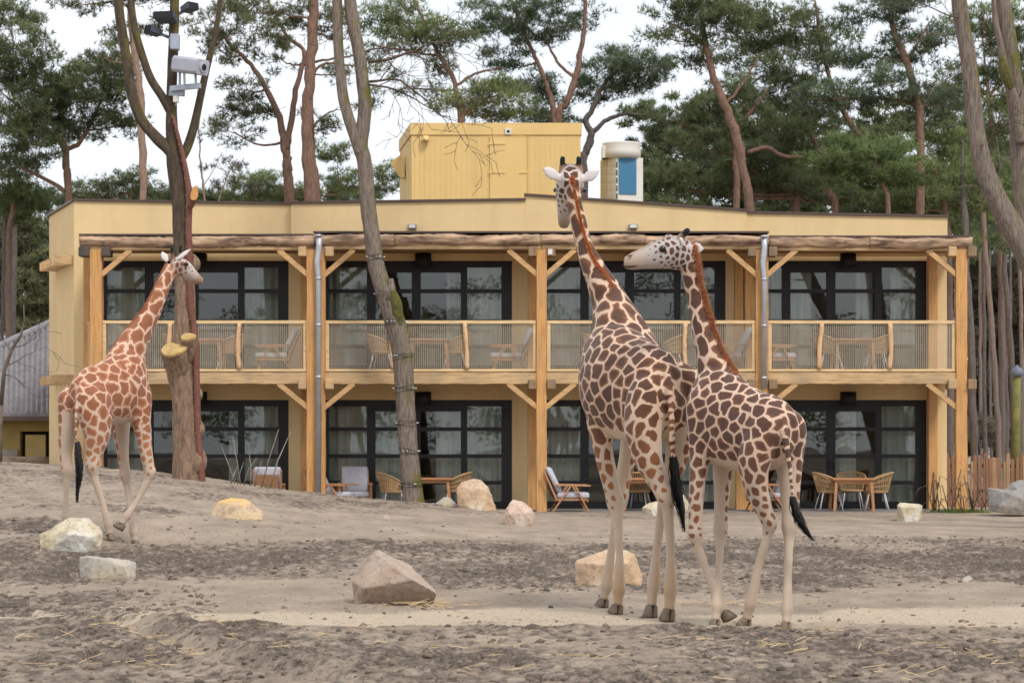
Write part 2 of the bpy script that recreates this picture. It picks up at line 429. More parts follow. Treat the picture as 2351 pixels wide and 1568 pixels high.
def scatter(n, yr, xfac, sizef, sel, seed):
    """loose crumbs of soil, each a low lump"""
    rng = np.random.default_rng(seed)
    ico = np.array([(0,0,1),(.89,0,.45),(.28,.85,.45),(-.72,.53,.45),(-.72,-.53,.45),(.28,-.85,.45),(.9,.3,-.3),(-.1,.95,-.3),(-.95,.1,-.3),(-.3,-.9,-.3),(.65,-.7,-.3)])
    fc = [(0,1,2),(0,2,3),(0,3,4),(0,4,5),(0,5,1),(1,6,2),(2,6,7),(2,7,3),(3,7,8),(3,8,4),(4,8,9),(4,9,5),(5,9,10),(5,10,1),(1,10,6)]
    V = []; F = []; T = []
    yy = yr[0]+(yr[1]-yr[0])*rng.random(n)**1.3; xx = (rng.random(n)-0.5)*2*(xfac*yy+1.0)
    zz = ground_z(xx, yy)
    keep = rng.random(n) < sel(xx, yy)
    fc = np.array(fc)
    for x, y, z in zip(xx[keep], yy[keep], zz[keep]):
        s = sizef(rng); q = rng.random()*6.28
        p = ico*(0.75+0.5*rng.random((11, 1)))*np.array([s, s*(.6+.6*rng.random()), s*(.45+.35*rng.random())])
        c, sn = math.cos(q), math.sin(q)
        p = np.stack([p[:,0]*c-p[:,1]*sn+x, p[:,0]*sn+p[:,1]*c+y, p[:,2]+z+s*.12], 1)
        F.append(fc+len(V)*11); V.append(p); T += [rng.random()]*11
    me = fast_mesh('clods', np.concatenate(V), np.concatenate(F)); attr(me, 'tint', T); return me
def mudprob(x, y):
    r = HZ + FPX*(EYE-base_z(x, y))/y + (fbm(x*0.55, y*0.35, 4, 21)-0.5)*70
    c = 1175.5+FPX*x/y
    p = np.where((r > 1240) & (r < 1345), 0.9, 0.10)
    p = np.where((r > 1345) & (r < 1455), 0.10, p)
    p = np.where((r > 1360) & (r < 1412) & (c < 500), .8, p)
    p = np.where((y < 19.1) & (fbm(x*1.3, y*0.8, 4, 33) > 0.5), .8, np.where(y < 19.1, .35, p))
    return p
def m_tint(name, a, b_, rough=0.95):
    m, nt, b = new_mat(name)
    at = nt.nodes.new('ShaderNodeAttribute'); at.attribute_name = 'tint'
    nt.links.new(ramp(nt, at.outputs['Fac'], [(0, a), (1, b_)]), b.inputs['Base Color'])
    b.inputs['Roughness'].default_value = rough; b.inputs['Specular IOR Level'].default_value = 0.2; return m
CLOD = m_tint('soil_clods', (0.085, 0.066, 0.054), (0.24, 0.185, 0.145))
tag(link('soil_clods', scatter(22000, (14.5, 38), 0.26, lambda r: 0.007+0.034*r.random()**3.5, mudprob, 4), CLOD),
    'loose dark soil clods scattered over the churned mud', kind='stuff')
def straw(n, seed):
    rng = np.random.default_rng(seed); V = []; F = []; T = []
    cl = [(rng.uniform(-3.8, 3.8), rng.uniform(14.6, 19.2)) for _ in range(60)]+[(P(px,py,y).x, y) for px,py,y in [(950,1392,22.2),(1010,1395,22.0),(880,1392,22.2),(1680,1395,22.4),(1620,1400,22.4),(1720,1392,22.5)]]*5
    for i in range(n):
        cx, cy = cl[rng.integers(len(cl))]
        x = cx+rng.normal()*0.22; y = cy+rng.normal()*0.16; z = float(ground_z(x, y))
        q = rng.normal()*0.55 + (0 if rng.random() < .8 else 1.3); L = 0.05+0.16*rng.random()**2; tl = rng.normal()*0.18
        d = np.array([math.cos(q), math.sin(q), tl]); s = np.array([-math.sin(q), math.cos(q), .8])*0.0028
        a = np.array([x, y, z+0.018+.02*rng.random()]); b2 = a+d*L
        k = len(V)*4; V.append(np.stack([a-s, a+s, b2+s, b2-s])); F += [(k, k+1, k+2), (k, k+2, k+3)]; T += [rng.random()]*4
    me = fast_mesh('straw', np.concatenate(V), np.array(F)); attr(me, 'tint', T); return me
tag(link('straw_scraps', straw(420, 6), m_tint('dry_straw', (0.30, 0.21, 0.11), (0.52, 0.39, 0.23))), 'dry straw scraps lying on the mud', kind='stuff')

# ------------------------------------------------------------------ boulders
def m_rock(name, a, b_, c_, spots=(0.12, 0.1, 0.085)):
    m, nt, b = new_mat(name)
    v = coords(nt); n1 = noise(nt, v, 2.6, 6, 0.6); n2 = noise(nt, v, 17, 7, 0.7); n3 = noise(nt, v, 1.1, 2)
    c = ramp(nt, n1, [(0.32, b_), (0.62, a)])
    c = mixc(nt, ramp(nt, n3, [(0.45, (0, 0, 0)), (0.62, (1, 1, 1))]), c, c_)
    c = mixc(nt, math_n(nt, 'MULTIPLY', ramp(nt, n2, [(0.5, (0, 0, 0)), (0.68, (1, 1, 1))]), 0.55), c, spots)
    nt.links.new(c, b.inputs['Base Color']); b.inputs['Roughness'].default_value = 0.85
    b.inputs['Specular IOR Level'].default_value = 0.3
    bump(nt, b, math_n(nt, 'ADD', n1, math_n(nt, 'MULTIPLY', n2, 0.6)), 0.6, 0.025); return m
RK_CREAM = m_rock('rock_cream', (0.60, 0.52, 0.38), (0.42, 0.34, 0.22), (0.60, 0.58, 0.53))
RK_GREY = m_rock('rock_grey', (0.47, 0.43, 0.37), (0.33, 0.29, 0.24), (0.45, 0.37, 0.25))
RK_OCHRE = m_rock('rock_ochre', (0.56, 0.42, 0.27), (0.44, 0.32, 0.22), (0.56, 0.42, 0.25))
def top_tint(m, col, z0, z1):
    nt = m.node_tree; b = nt.nodes['Principled BSDF']; src = b.inputs['Base Color'].links[0].from_socket
    sx = nt.nodes.new('ShaderNodeSeparateXYZ'); nt.links.new(coords(nt), sx.inputs[0])
    f = math_n(nt, 'ADD', sx.outputs['Z'], math_n(nt, 'MULTIPLY', math_n(nt, 'SUBTRACT', noise(nt, coords(nt), 5, 4), .5), .3))
    mr = nt.nodes.new('ShaderNodeMapRange'); nt.links.new(f, mr.inputs[0]); mr.inputs[1].default_value = z0; mr.inputs[2].default_value = z1
    nt.links.new(mixc(nt, mr.outputs[0], src, col), b.inputs['Base Color'])
top_tint(RK_OCHRE, (.72, .40, .08), .18, .36)
RK_PINK = m_rock('rock_pink', (0.47, 0.345, 0.265), (0.33, 0.25, 0.195), (0.36, 0.32, 0.28))
RK_ROSE = m_rock('rock_rose', (0.58, 0.40, 0.31), (0.47, 0.36, 0.29), (0.62, 0.55, 0.47))
RK_ORNG = m_rock('rock_orange', (0.55, 0.36, 0.21), (0.43, 0.31, 0.22), (0.58, 0.48, 0.36))
RK_DARK = m_rock('rock_slate', (0.30, 0.28, 0.27), (0.21, 0.20, 0.195), (0.33, 0.29, 0.25))
def boulder(label, mat, base, pts, seed=1, rough=0.03, group=None, name='boulder'):
    """pts: (picture column, row, metres behind the base point)"""
    if len(base) == 3: o3 = P(*base)
    else: o3 = on_ground(*base)
    Y0 = o3.y
    vs = [P(px, py, Y0+dy) for px, py, dy in pts]
    zmin = min(v.z for v in vs)
    bm = bmesh.new()
    for v in vs: bm.verts.new(v - o3)
    lows = [v for v in vs if v.z < zmin+0.12]
    for v in lows: bm.verts.new(v - o3 + Vector((0, 0.05, -0.12)))
    bmesh.ops.convex_hull(bm, input=list(bm.verts), use_existing_faces=False)
    for v in [v for v in bm.verts if not v.link_faces]: bm.verts.remove(v)
    size = max(max(v.co.x for v in bm.verts)-min(v.co.x for v in bm.verts), 0.1)
    bmesh.ops.bevel(bm, geom=list(bm.edges), offset=size*0.012, segments=1, profile=0.6, affect='EDGES', clamp_overlap=True)
    bmesh.ops.triangulate(bm, faces=list(bm.faces))
    for _ in range(4):
        ed = [e for e in bm.edges if e.calc_length() > size*0.055]
        if not ed: break
        bmesh.ops.subdivide_edges(bm, edges=ed, cuts=1, use_grid_fill=False)
        bmesh.ops.triangulate(bm, faces=[f for f in bm.faces if len(f.verts) > 3])
    bm.normal_update()
    co = np.array([v.co[:] for v in bm.verts])
    k = 9.0/size
    d = (fbm(co[:,0]*k+seed*7, co[:,2]*k+co[:,1]*k*0.8, 4, seed)-0.5)
    d += 0.6*(np.abs(fbm(co[:,0]*k*2+seed*3, co[:,2]*k*2-co[:,1]*k, 3, seed+5)-0.5))
    for v, q in zip(bm.verts, d): v.co = v.co + v.normal*float(q)*size*rough*1.3
    bmesh.ops.smooth_vert(bm, verts=list(bm.verts), factor=0.05, use_axis_x=True, use_axis_y=True, use_axis_z=True)
    me = bpy.data.meshes.new(name); bm.to_mesh(me); bm.free()
    o = link(name, me, mat); o.location = o3
    return tag(o, label, 'boulder', group)
boulder('large cream and white boulder in front of the left giraffe', RK_CREAM, (160,1262),
        [(90,1228,.1),(92,1252,0),(112,1262,-.1),(190,1268,-.2),(228,1262,-.05),(236,1225,.05),(228,1210,.2),(205,1190,.15),(162,1188,.2),(120,1212,.1),(165,1225,-.25),(212,1232,-.2),(100,1240,.5),(220,1230,.6),(160,1200,.5)], 3)
boulder('low grey stone slab lying in front of the cream boulder', RK_GREY, (248,1328),
        [(182,1278,.1),(184,1326,0),(215,1279,-.08),(208,1328,-.12),(310,1325,0),(312,1290,.05),(270,1282,.1),(200,1276,.3),(300,1288,.35),(310,1325,.35),(185,1320,.35),(285,1300,-.1),(296,1328,-.1)], 5, 0.02)
boulder('yellow orange boulder alone on the slope of the mound', RK_OCHRE, (545,1190),
        [(487,1172,.1),(486,1190,0),(500,1152,.2),(530,1143,.3),(562,1145,.2),(580,1156,.1),(603,1176,.1),(603,1192,0),(545,1194,-.2),(540,1160,-.1),(500,1188,.8),(590,1185,.8),(540,1150,.7)], 7)
boulder('big peaked pinkish brown boulder in the middle foreground', RK_PINK, (900,1388),
        [(870,1262,.22),(856,1267,.2),(900,1300,-.16),(948,1330,-.2),(1003,1360,-.08),(940,1296,.5),(990,1350,.5),(820,1388,.02),(912,1391,.06),(985,1374,.1),(836,1350,-.14),(866,1345,-.2),(808,1335,.1),(816,1388,.3),(826,1295,.6),(870,1268,.6),(990,1372,.7),(820,1380,.7)], 11, 0.02)
boulder('flat topped orange boulder behind the legs of the tallest giraffe', RK_ORNG, (1395,1343),
        [(1320,1290,.1),(1322,1338,.05),(1362,1345,-.15),(1470,1345,0),(1476,1330,.1),(1455,1270,.15),(1440,1262,.3),(1390,1262,.5),(1330,1284,.3),(1375,1296,-.15),(1440,1292,-.05),(1440,1345,.7),(1330,1335,.7),(1460,1280,.6)], 13, 0.025)
boulder('small angular rose boulder left of the middle timber post', RK_ROSE, (1190,1206),
        [(1155,1190,.05),(1160,1205,0),(1163,1165,.1),(1176,1146,.15),(1200,1151,.15),(1222,1168,.1),(1228,1182,.1),(1222,1200,.0),(1195,1208,-.15),(1205,1178,-.15),(1170,1180,-.08),(1165,1195,.5),(1215,1190,.5),(1185,1155,.4)], 17)
boulder('upright tan boulder between the leaning tree and the timber post', RK_ORNG, (1093,1170),
        [(1048,1120,.1),(1052,1160,0),(1060,1106,.2),(1088,1098,.2),(1106,1103,.2),(1122,1120,.1),(1128,1142,.1),(1140,1170,.1),(1075,1165,-.2),(1100,1172,-.2),(1095,1125,-.12),(1055,1150,.7),(1130,1160,.7),(1085,1105,.6)], 19)
boulder('little grey stone at the foot of the upright tan boulder', RK_GREY, (1024,1160),
        [(998,1156,0),(1002,1162,0),(1020,1141,.1),(1032,1142,.1),(1052,1160,0),(1040,1164,-.15),(1015,1163,-.15),(1024,1150,-.1),(1010,1155,.4),(1045,1155,.4)], 23)
boulder('pale square block stone near the right corner of the lodge', RK_CREAM, (2090,1196),
        [(2060,1160,.05),(2060,1196,0),(2066,1153,.2),(2110,1157,.25),(2118,1160,.1),(2116,1190,.05),(2105,1198,-.15),(2080,1199,-.15),(2100,1165,-.12),(2068,1164,-.12),(2065,1190,.6),(2112,1190,.6),(2070,1156,.55),(2110,1160,.55)], 29, 0.02)
boulder('long grey rock at the right edge below the picket fence', RK_DARK, (2315,1163,47.5),
        [(2268,1120,.1),(2272,1160,0),(2300,1128,-.1),(2295,1163,-.15),(2370,1130,.1),(2372,1166,0),(2340,1128,.2),(2330,1166,-.2),(2340,1140,-.2),(2275,1150,.8),(2365,1155,.8),(2280,1122,.5)], 31)
boulder('dark slate rock lying on the long grey rock', RK_DARK, (2340,1128,48.0),
        [(2305,1126,0),(2322,1108,.1),(2345,1100,.2),(2378,1110,.1),(2380,1130,0),(2340,1130,-.15),(2330,1118,-.1),(2320,1125,.5),(2370,1122,.5)], 37)
boulder('white rounded stone seen between the legs of the tallest giraffe', RK_CREAM, (1492,1183),
        [(1474,1165,0),(1478,1183,0),(1488,1155,.15),(1510,1150,.15),(1520,1160,.1),(1522,1184,0),(1500,1187,-.15),(1495,1168,-.15),(1480,1178,.5),(1518,1178,.5)], 41)
boulder('pale stone behind the black tail tuft of the tallest giraffe', RK_CREAM, (1560,1172),
        [(1538,1155,0),(1542,1172,0),(1552,1138,.15),(1570,1136,.15),(1582,1155,.1),(1580,1172,0),(1560,1176,-.12),(1560,1150,-.12),(1545,1165,.4),(1578,1165,.4)], 43)
boulder('small brown stone lying on the pale track left of centre', RK_PINK, (886,1190),
        [(876,1190,0),(880,1184,0),(892,1183,.05),(898,1190,0),(886,1192,-.08),(884,1186,.2),(894,1188,.2)], 47, name='stone')
boulder('small two tone stone on the dark mud at right', RK_GREY, (2221,1334),
        [(2206,1333,0),(2212,1325,0),(2226,1320,.02),(2234,1328,0),(2228,1336,0),(2216,1338,-.05),(2220,1326,.15),(2230,1330,.12)], 53, name='stone')
# ------------------------------------------------------------------ lodge building
YF, YW = 50.0, 52.0
kf, kw = YF/FPX, YW/FPX
def XF(px): return (px-1175.5)*kf
def ZF(py): return EYE-(py-HZ)*kf
def XW(px): return (px-1175.5)*kw
def ZW(py): return EYE-(py-HZ)*kw
lodge = tag(empty('lodge_building', (0, YF, 0)), 'long two storey yellow lodge with timber balconies and dark glazed doors', 'building')
lodge_inv = Matrix.Translation((0, -YF, 0))
def lb(mb, name, mat, parent=None, bevel=0.0):
    """links a mesh given in place as a part of the lodge"""
    o = mb.build(name, mat, lodge if parent is None else parent, bevel)
    if parent is None: o.location = (0, -YF, 0)
    return o
WIN = [(-9.6, -5.23), (-4.4, 0.0), (0.6, 5.0), (5.33, 9.71)]
HEAD_U, HEAD_L = 5.81, 2.557
DECK = 3.19
XL, XR = XW(170), XW(2174)
# outside walls: piers, lintels, parapets, side walls, back
pier_x = [(XL, WIN[0][0]), (WIN[0][1], WIN[1][0]), (WIN[1][1], WIN[2][0]), (WIN[2][1], WIN[3][0]), (WIN[3][1], XR)]
for a, b in pier_x:
    lb(MB().box(a, b, YW, YW+0.3, -0.3, 6.3), 'wall', WALL)
for a, b in WIN:
    lb(MB().box(a, b, YW+0.003, YW+0.3, HEAD_U, 6.3), 'lintel', WALL)
    lb(MB().box(a, b, YW+0.003, YW+0.3, HEAD_L, DECK), 'lintel', WALL)
def parapet(x0, x1, y, za, zb):
    lb(MB().prism([(x0,y,6.0),(x1,y,6.0),(x1,y+.3,6.0),(x0,y+.3,6.0),(x0,y,za),(x1,y,zb),(x1,y+.3,zb),(x0,y+.3,za)]), 'parapet', WALL)
    t = 0.055
    lb(MB().prism([(x0-.02,y-.05,za+.002),(x1+.02,y-.05,zb+.002),(x1+.02,y+.36,zb+.002),(x0-.02,y+.36,za+.002),
                   (x0-.02,y-.05,za+t),(x1+.02,y-.05,zb+t),(x1+.02,y+.36,zb+t),(x0-.02,y+.36,za+t)]), 'coping', FLASH)
parapet(XL, XW(670), YW-0.003, ZW(462), ZW(471))
parapet(XW(670)+.003, XW(1205), YW-.22, ZW(471), ZW(463))
parapet(XW(1205)+.003, XW(1712), YW-.22, ZW(452), ZW(488))
parapet(XW(1712)+.003, XR, YW-.06, ZW(491), ZW(500))
# slanting left side wall and the rest of the shell
bl = P(113, 496, 55.6)
v = [(XL, YW+.02), (bl.x, bl.y), (bl.x+.3, bl.y+.1), (XL+.28, YW+.1)]
zt = ZW(462)
lb(MB().prism([(x, y, -0.3) for x, y in (v[0], v[3], v[2], v[1])]+[(x, y, zt-.004) for x, y in (v[0], v[3], v[2], v[1])]), 'side_wall', WALL)
lb(MB().prism([(x, y, zt) for x, y in ((v[0][0]-.05,v[0][1]-.02), v[3], v[2], (v[1][0]-.06,v[1][1]))]+[(x, y, zt+.05) for x, y in ((v[0][0]-.05,v[0][1]-.02), v[3], v[2], (v[1][0]-.06,v[1][1]))]), 'coping', FLASH)
lb(MB().box(XR-.3, XR, YW+.3, 62, -.3, 6.2), 'side_wall', WALL)
lb(MB().box(bl.x, XR-.31, 62, 62.3, -.3, 6.2), 'back_wall', WALL)
lb(MB().prism([(bl.x, bl.y, -.3), (bl.x+.3, bl.y, -.3), (bl.x+.3, 62, -.3), (bl.x, 62, -.3), (bl.x, bl.y, 6.9), (bl.x+.3, bl.y, 6.9), (bl.x+.3, 62, 6.2), (bl.x, 62, 6.2)]), 'side_wall', WALL)
lb(MB().box(XL+.3, XR-.3, YW+.31, 61.99, 6.0, 6.18), 'roof_deck', FLASH)
# rooms behind the glass
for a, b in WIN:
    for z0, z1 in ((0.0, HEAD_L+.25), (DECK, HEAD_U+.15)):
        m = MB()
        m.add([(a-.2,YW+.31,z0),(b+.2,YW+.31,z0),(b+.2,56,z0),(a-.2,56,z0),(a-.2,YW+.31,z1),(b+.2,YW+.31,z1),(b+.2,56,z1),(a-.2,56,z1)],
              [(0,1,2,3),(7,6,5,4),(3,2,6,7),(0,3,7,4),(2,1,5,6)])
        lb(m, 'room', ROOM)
# glazed door fronts
def cells(n=4.4):
    return [(.10,1.0),(1.2,2.05),(2.26,3.2),(3.35,4.15)]
def front(a, b, zs, ztop):
    s = (b-a)/4.4; cs = [(a+c0*s, a+c1*s) for c0, c1 in cells()]
    z0 = zs[0]; m = MB()
    y0, y1 = YW+.04, YW+.16
    xs = [a+.002] + [x for c in cs for x in c] + [b-.002]
    for i in range(0, len(xs), 2): m.box(xs[i], xs[i+1], y0, y1, z0, ztop-.002)
    for c0, c1 in cs:
        m.box(c0, c1, y0+.002, y1, z0, z0+.16)
        m.box(c0, c1, y0+.002, y1, ztop-(.15 if c0 < a+1 or c1 > b-1 else .27), ztop-.004)
        for z in zs[1:]: m.box(c0, c1, y0+.004, y1-.01, z-.045, z+.045)
    fr = lb(m, 'window_frame', FRAME)
    edges = [z0+.16] + [z for z in zs[1:]] + [ztop]
    for ci, (c0, c1) in enumerate(cs):
        tp = ztop-(.15 if ci in (0, 3) else .27)
        e = [z0+.16]
        lows = [z0+.16] + [z+.045 for z in zs[1:]]; highs = [z-.045 for z in zs[1:]] + [tp]
        for lo, hi in zip(lows, highs):
            q = MB().box(c0-.01, c1+.01, YW+.085, YW+.097, lo-.008, hi+.008).build('pane', GLASS, fr)
    for c, zc in ((cs[1][1]+.05, z0+1.02), (cs[2][0]-.05, z0+1.02)):
        MB().box(c-.015, c+.015, y0-.05, y0-.003, zc-.08, zc+.08).build('handle', BLACK, fr)
    return fr, cs
def curtain(x0, x1, z0, z1, y, seed):
    rng = random.Random(seed); n = max(8, int((x1-x0)/.035)); v = []; f = []
    ph = rng.random()*6
    for i in range(n+1):
        x = x0+(x1-x0)*i/n
        dy = .045*math.sin(i*1.05+ph)+.02*math.sin(i*.37+ph*2)
        v += [(x, y+dy, z0), (x, y+dy*.8, z1)]
    for i in range(n): f.append((2*i, 2*i+2, 2*i+3, 2*i+1))
    return lb(MB().add(v, f, True), 'curtain', CURT)
CUR = {(0,1): [(.0,1.15),(3.15,4.35)], (0,0): [(.0,1.1),(2.9,4.3)],
       (1,1): [(.0,1.0),(2.85,3.3),(3.3,4.3)], (1,0): [(.0,2.0),(2.6,4.3)],
       (2,1): [(.0,1.3),(3.3,4.3)], (2,0): [(.0,1.2),(3.2,4.3)],
       (3,1): [(.8,1.75),(2.8,3.2),(3.6,4.2)], (3,0): [(2.3,2.8),(3.35,4.3)]}
for i, (a, b) in enumerate(WIN):
    front(a, b, [3.2, 3.8, 4.40, 5.106], HEAD_U)
    front(a, b, [0.02, .62, 1.24, 1.874], HEAD_L)
    for fl in (0, 1):
        for j, (c0, c1) in enumerate(CUR[(i, fl)]):
            z0, z1 = ((.05, HEAD_L-.05), (DECK+.05, HEAD_U-.05))[fl]
            curtain(a+c0, min(a+c1, b-.02), z0, z1, YW+.48+.05*(j % 2), i*7+fl*3+j)
# decks, ceilings, canopy roof
lb(MB().box(XF(200), XF(2219), YF+.16, YW-.002, 2.99, DECK), 'balcony_deck', CEIL)
lb(MB().box(XF(200), XF(2219), YF-.35, YW-.002, -.25, .015), 'terrace', CONC)
lb(MB().box(XF(190), XF(2224), YF+.06, YW-.24, 5.96, 6.10), 'canopy_ceiling', CEIL)
for (p0, p1, y) in ((183, 719, 541), (720, 1765, 535), (1766, 2231, 545)):
    lb(MB().box(XF(p0), XF(p1)-.004, YF-.10, YW-.23, ZF(y)-.008, ZF(y)+.032), 'canopy_roof_edge', FLASH)
# rough bark-edged logs under the canopy edge
def log(px0, px1, py, r, seed):
    rng = random.Random(seed); n = int((px1-px0)/9); pts = []; rad = []
    x0, x1 = XF(px0), XF(px1)
    for i in range(n+1):
        t = i/n
        pts.append((x0+(x1-x0)*t, YF-.02+.015*math.sin(t*9+seed), ZF(py)+.014*math.sin(t*7+seed*2)+rng.uniform(-.006, .006)))
        rad.append(r*(1+.07*math.sin(t*13+seed)+rng.uniform(-.05, .05)))
    return lb(MB().tube(pts, rad, 12, 0.07), 'log', LOG)
log(184, 722, 556, .14, 1); log(722, 905, 552, .138, 2); log(905, 1240, 552, .135, 3); log(1240, 1480, 552, .132, 4); log(1480, 1765, 554, .128, 5)
log(1765, 1995, 557, .135, 6); log(1995, 2230, 559, .142, 7)
for a, b in ((190, 721), (722, 1243), (1244, 1764), (1765, 2224)):
    y = {190: 570, 722: 568, 1244: 568, 1765: 571}[a]
    lb(MB().box(XF(a)+.002, XF(b), YF-.06, YF+.14, ZF(y+5), ZF(y-8)), 'beam', BEAM, bevel=.01)
# posts
POSTS = [(208,235),(705,726),(729,747),(1232,1255),(1735,1763),(2194,2219)]
for p0, p1 in POSTS:
    x0, x1 = XF(p0), XF(p1); d = .24
    m = MB(); n = 22; cx = (x0+x1)/2; hw = (x1-x0)/2; vv = []
    for i in range(n+1):
        z = -.3+(ZF(574)+.002+.3)*i/n; j = [random.uniform(-.006, .006) for _ in range(4)]
        vv += [(cx-hw+j[0], YF-.085, z), (cx+hw+j[1], YF-.085, z), (cx+hw+j[2], YF-.085+d, z), (cx-hw+j[3], YF-.085+d, z)]
    ff = [(4*i+k, 4*i+(k+1) % 4, 4*i+4+(k+1) % 4, 4*i+4+k) for i in range(n) for k in range(4)]
    m.add(vv, ff+[(3,2,1,0), (4*n, 4*n+1, 4*n+2, 4*n+3)])
    lb(m, 'post', POST)
# rear posts near the wall
for p0, p1, y, z0, z1 in ((191,206,51.0,-.3,5.9),(690,704,51.1,-.3,5.9),(1211,1230,51.2,-.3,5.9),(1687,1707,51.6,3.2,5.9),(1711,1732,50.9,3.2,5.9),(1690,1730,51.4,-.3,2.98),(2132,2153,51.7,-.3,5.9)):
    k = y/FPX
    lb(MB().box((p0-1175.5)*k, (p1-1175.5)*k, y, y+.2, z0, z1), 'rear_post', POST, bevel=.01)
# lower beams, trims
BAYS = [(235,705),(747,1232),(1255,1735),(1763,2194)]
for a, b in BAYS:
    x0, x1 = XF(a)+.004, XF(b)-.004; n = 40; vv = []
    for i in range(n+1):
        x = x0+(x1-x0)*i/n; w0 = random.uniform(-.008, .008); w1 = random.uniform(-.006, .006)
        vv += [(x, YF-.05, ZF(881)+w0), (x, YF+.14, ZF(881)+w0), (x, YF+.14, ZF(855)+w1), (x, YF-.05, ZF(855)+w1)]
    ff = [(4*i+k, 4*i+(k+1) % 4, 4*i+4+(k+1) % 4, 4*i+4+k) for i in range(n) for k in range(4)]
    lb(MB().add(vv, ff+[(3,2,1,0), (4*n, 4*n+1, 4*n+2, 4*n+3)]), 'beam', BEAM)
    # railing of this bay
    rl = MB()
    rl.box(x0, x1, YF-.03, YF+.05, ZF(743.5), ZF(736))
    rl.box(x0, x1, YF-.03, YF+.05, ZF(853), ZF(847))
    rl.box(x0, x0+.08, YF-.02, YF+.04, ZF(847)+.001, ZF(743.5)-.001); rl.box(x1-.08, x1, YF-.02, YF+.04, ZF(847)+.001, ZF(743.5)-.001)
    r = lb(rl, 'railing', RAIL, bevel=.006)
    net = MB(); za, zb = ZF(848)+.005, ZF(742); t = .0048
    nx_ = int((x1-x0-.16)/.047); nz_ = int((zb-za)/.047)
    sag = [0.0]+[random.uniform(-.006, .006) for _ in range(nx_)]
    for i in range(nx_+1):
        x = x0+.08+(x1-x0-.16)*i/nx_
        net.box(x-t, x+t, YF+.006, YF+.011, za, zb)
    for j in range(nz_+1):
        z = za+(zb-za)*j/nz_
        net.box(x0+.08, x1-.08, YF+.012, YF+.017, z-t, z+t)
    net.build('net', NET, r)
    for sx in {235: (388, 550), 747: (901, 1069), 1255: (1410, 1574), 1763: (1883, 2042)}[a]:
        rng = random.Random(sx); pts = []; rad = []
        for i in range(13):
            tt = i/12
            pts.append((XF(sx)+.03*math.sin(tt*3+sx)+rng.uniform(-.008, .008), YF-.04, ZF(847)+(ZF(743)-ZF(847))*tt)); rad.append(.052*(1+rng.uniform(-.14, .14)))
        MB().tube(pts, rad, 9, .06).build('stick', STICK, r)
# short return rail at the left end
rt = lb(MB().box(XF(196), XF(204), YF+.2, YW-.3, ZF(743), ZF(736)).box(XF(196)+.01, XF(204)-.01, YF+.22, YF+.3, DECK, ZF(743)), 'railing', RAIL)
# projecting beam ends and braces
for pi, (p0, p1, m0, m1) in enumerate(((208,235,GREYEND,DARKEND),(705,747,BEAM,BEAM),(1232,1255,GREYEND,GREYEND),(1735,1763,GREYEND,GREYEND),(2194,2219,BEAM,GREYEND))):
    for lv, (ya, yb) in enumerate(((568, 590), (871, 894))):
        for s, (q0, q1) in enumerate(((p0-19, p0-.6), (p1+.6, p1+20))):
            if pi == 0 and lv == 1 and s == 0: q0 -= 10
            if pi == 0 and lv == 0: mm = DARKEND; q0 -= (6 if s == 0 else 0)
            else: mm = (m0, m1)[s]
            lb(MB().box(XF(q0), XF(q1), YF-.17, YF-.066+.3, ZF(yb), ZF(ya)), 'beam_end', mm, bevel=.015)
    for ytop, ypost in ((575.5, 634), (882, 938)):
        for sgn, pe in ((-1, p0), (1, p1)):
            if (pi == 0 and sgn < 0) or (pi == 4 and sgn > 0): continue
            a = Vector((XF(pe+sgn*1.0), YF+.02, ZF(ypost)+.05)); b = Vector((XF(pe+sgn*60), YF+.02, ZF(ytop)-.03))
            d = (b-a).normalized(); a = a-d*.06; b = b+d*.07
            lb(MB().bar(a, b, .11, .125, up=(0, 1, 0)), 'brace', BRACE)
# rain pipes
for px, y0, y1 in ((733, 541, 1140), (1752, 543, 893)):
    pts = [(XF(px)+.01, YF-.17, ZF(y0)), (XF(px)+.01, YF-.17, ZF(y0+28)), (XF(px-3), YF-.2, ZF(y0+62)), (XF(px), YF-.2, ZF(y0+95)), (XF(px), YF-.2, ZF(y1))]
    dp = lb(MB().tube(pts, [.07,.07,.07,.062,.062], 14), 'rain_pipe', ZINC)
    m = MB()
    for yy in (y0+2, y0+100, y0+206, y0+325):
        if yy < y1: m.tube([(XF(px), YF-.2, ZF(yy)+.025), (XF(px), YF-.2, ZF(yy)-.025)], .074, 14)
    m.build('pipe_collar', ZINC, dp)
# drum wall lamps
for px in (462, 973, 1456, 1942):
    for zc in (5.80, 2.60):
        x = XW(px)
        wl = lb(MB().tube([(x, YW-.36, zc-.16), (x, YW-.36, zc+.14)], .19, 20), 'wall_lamp', BLACK)
        MB().box(x-.05, x+.05, YW-.2, YW-.004, zc-.05, zc+.05).build('lamp_bracket', BLACK, wl)
# timber beams sticking out of the slanting side wall
sw = Vector((bl.x-XL, bl.y-YW, 0)); nrm = Vector((-sw.y, sw.x, 0)).normalized()
if nrm.y > 0: nrm = -nrm
for lv, zc, rng_ in ((0, 5.84, (.06,.16,.26,.36,.46,.56,.66)), (1, 3.05, (.05,.2,.35,.5,.65))):
    for t in rng_:
        p = Vector((XL, YW, zc)) + sw*t
        lb(MB().bar(p+nrm*-.05, p+Vector((-1,-.15,0)).normalized()*.42, .16, .2), 'beam_end', BEAM)
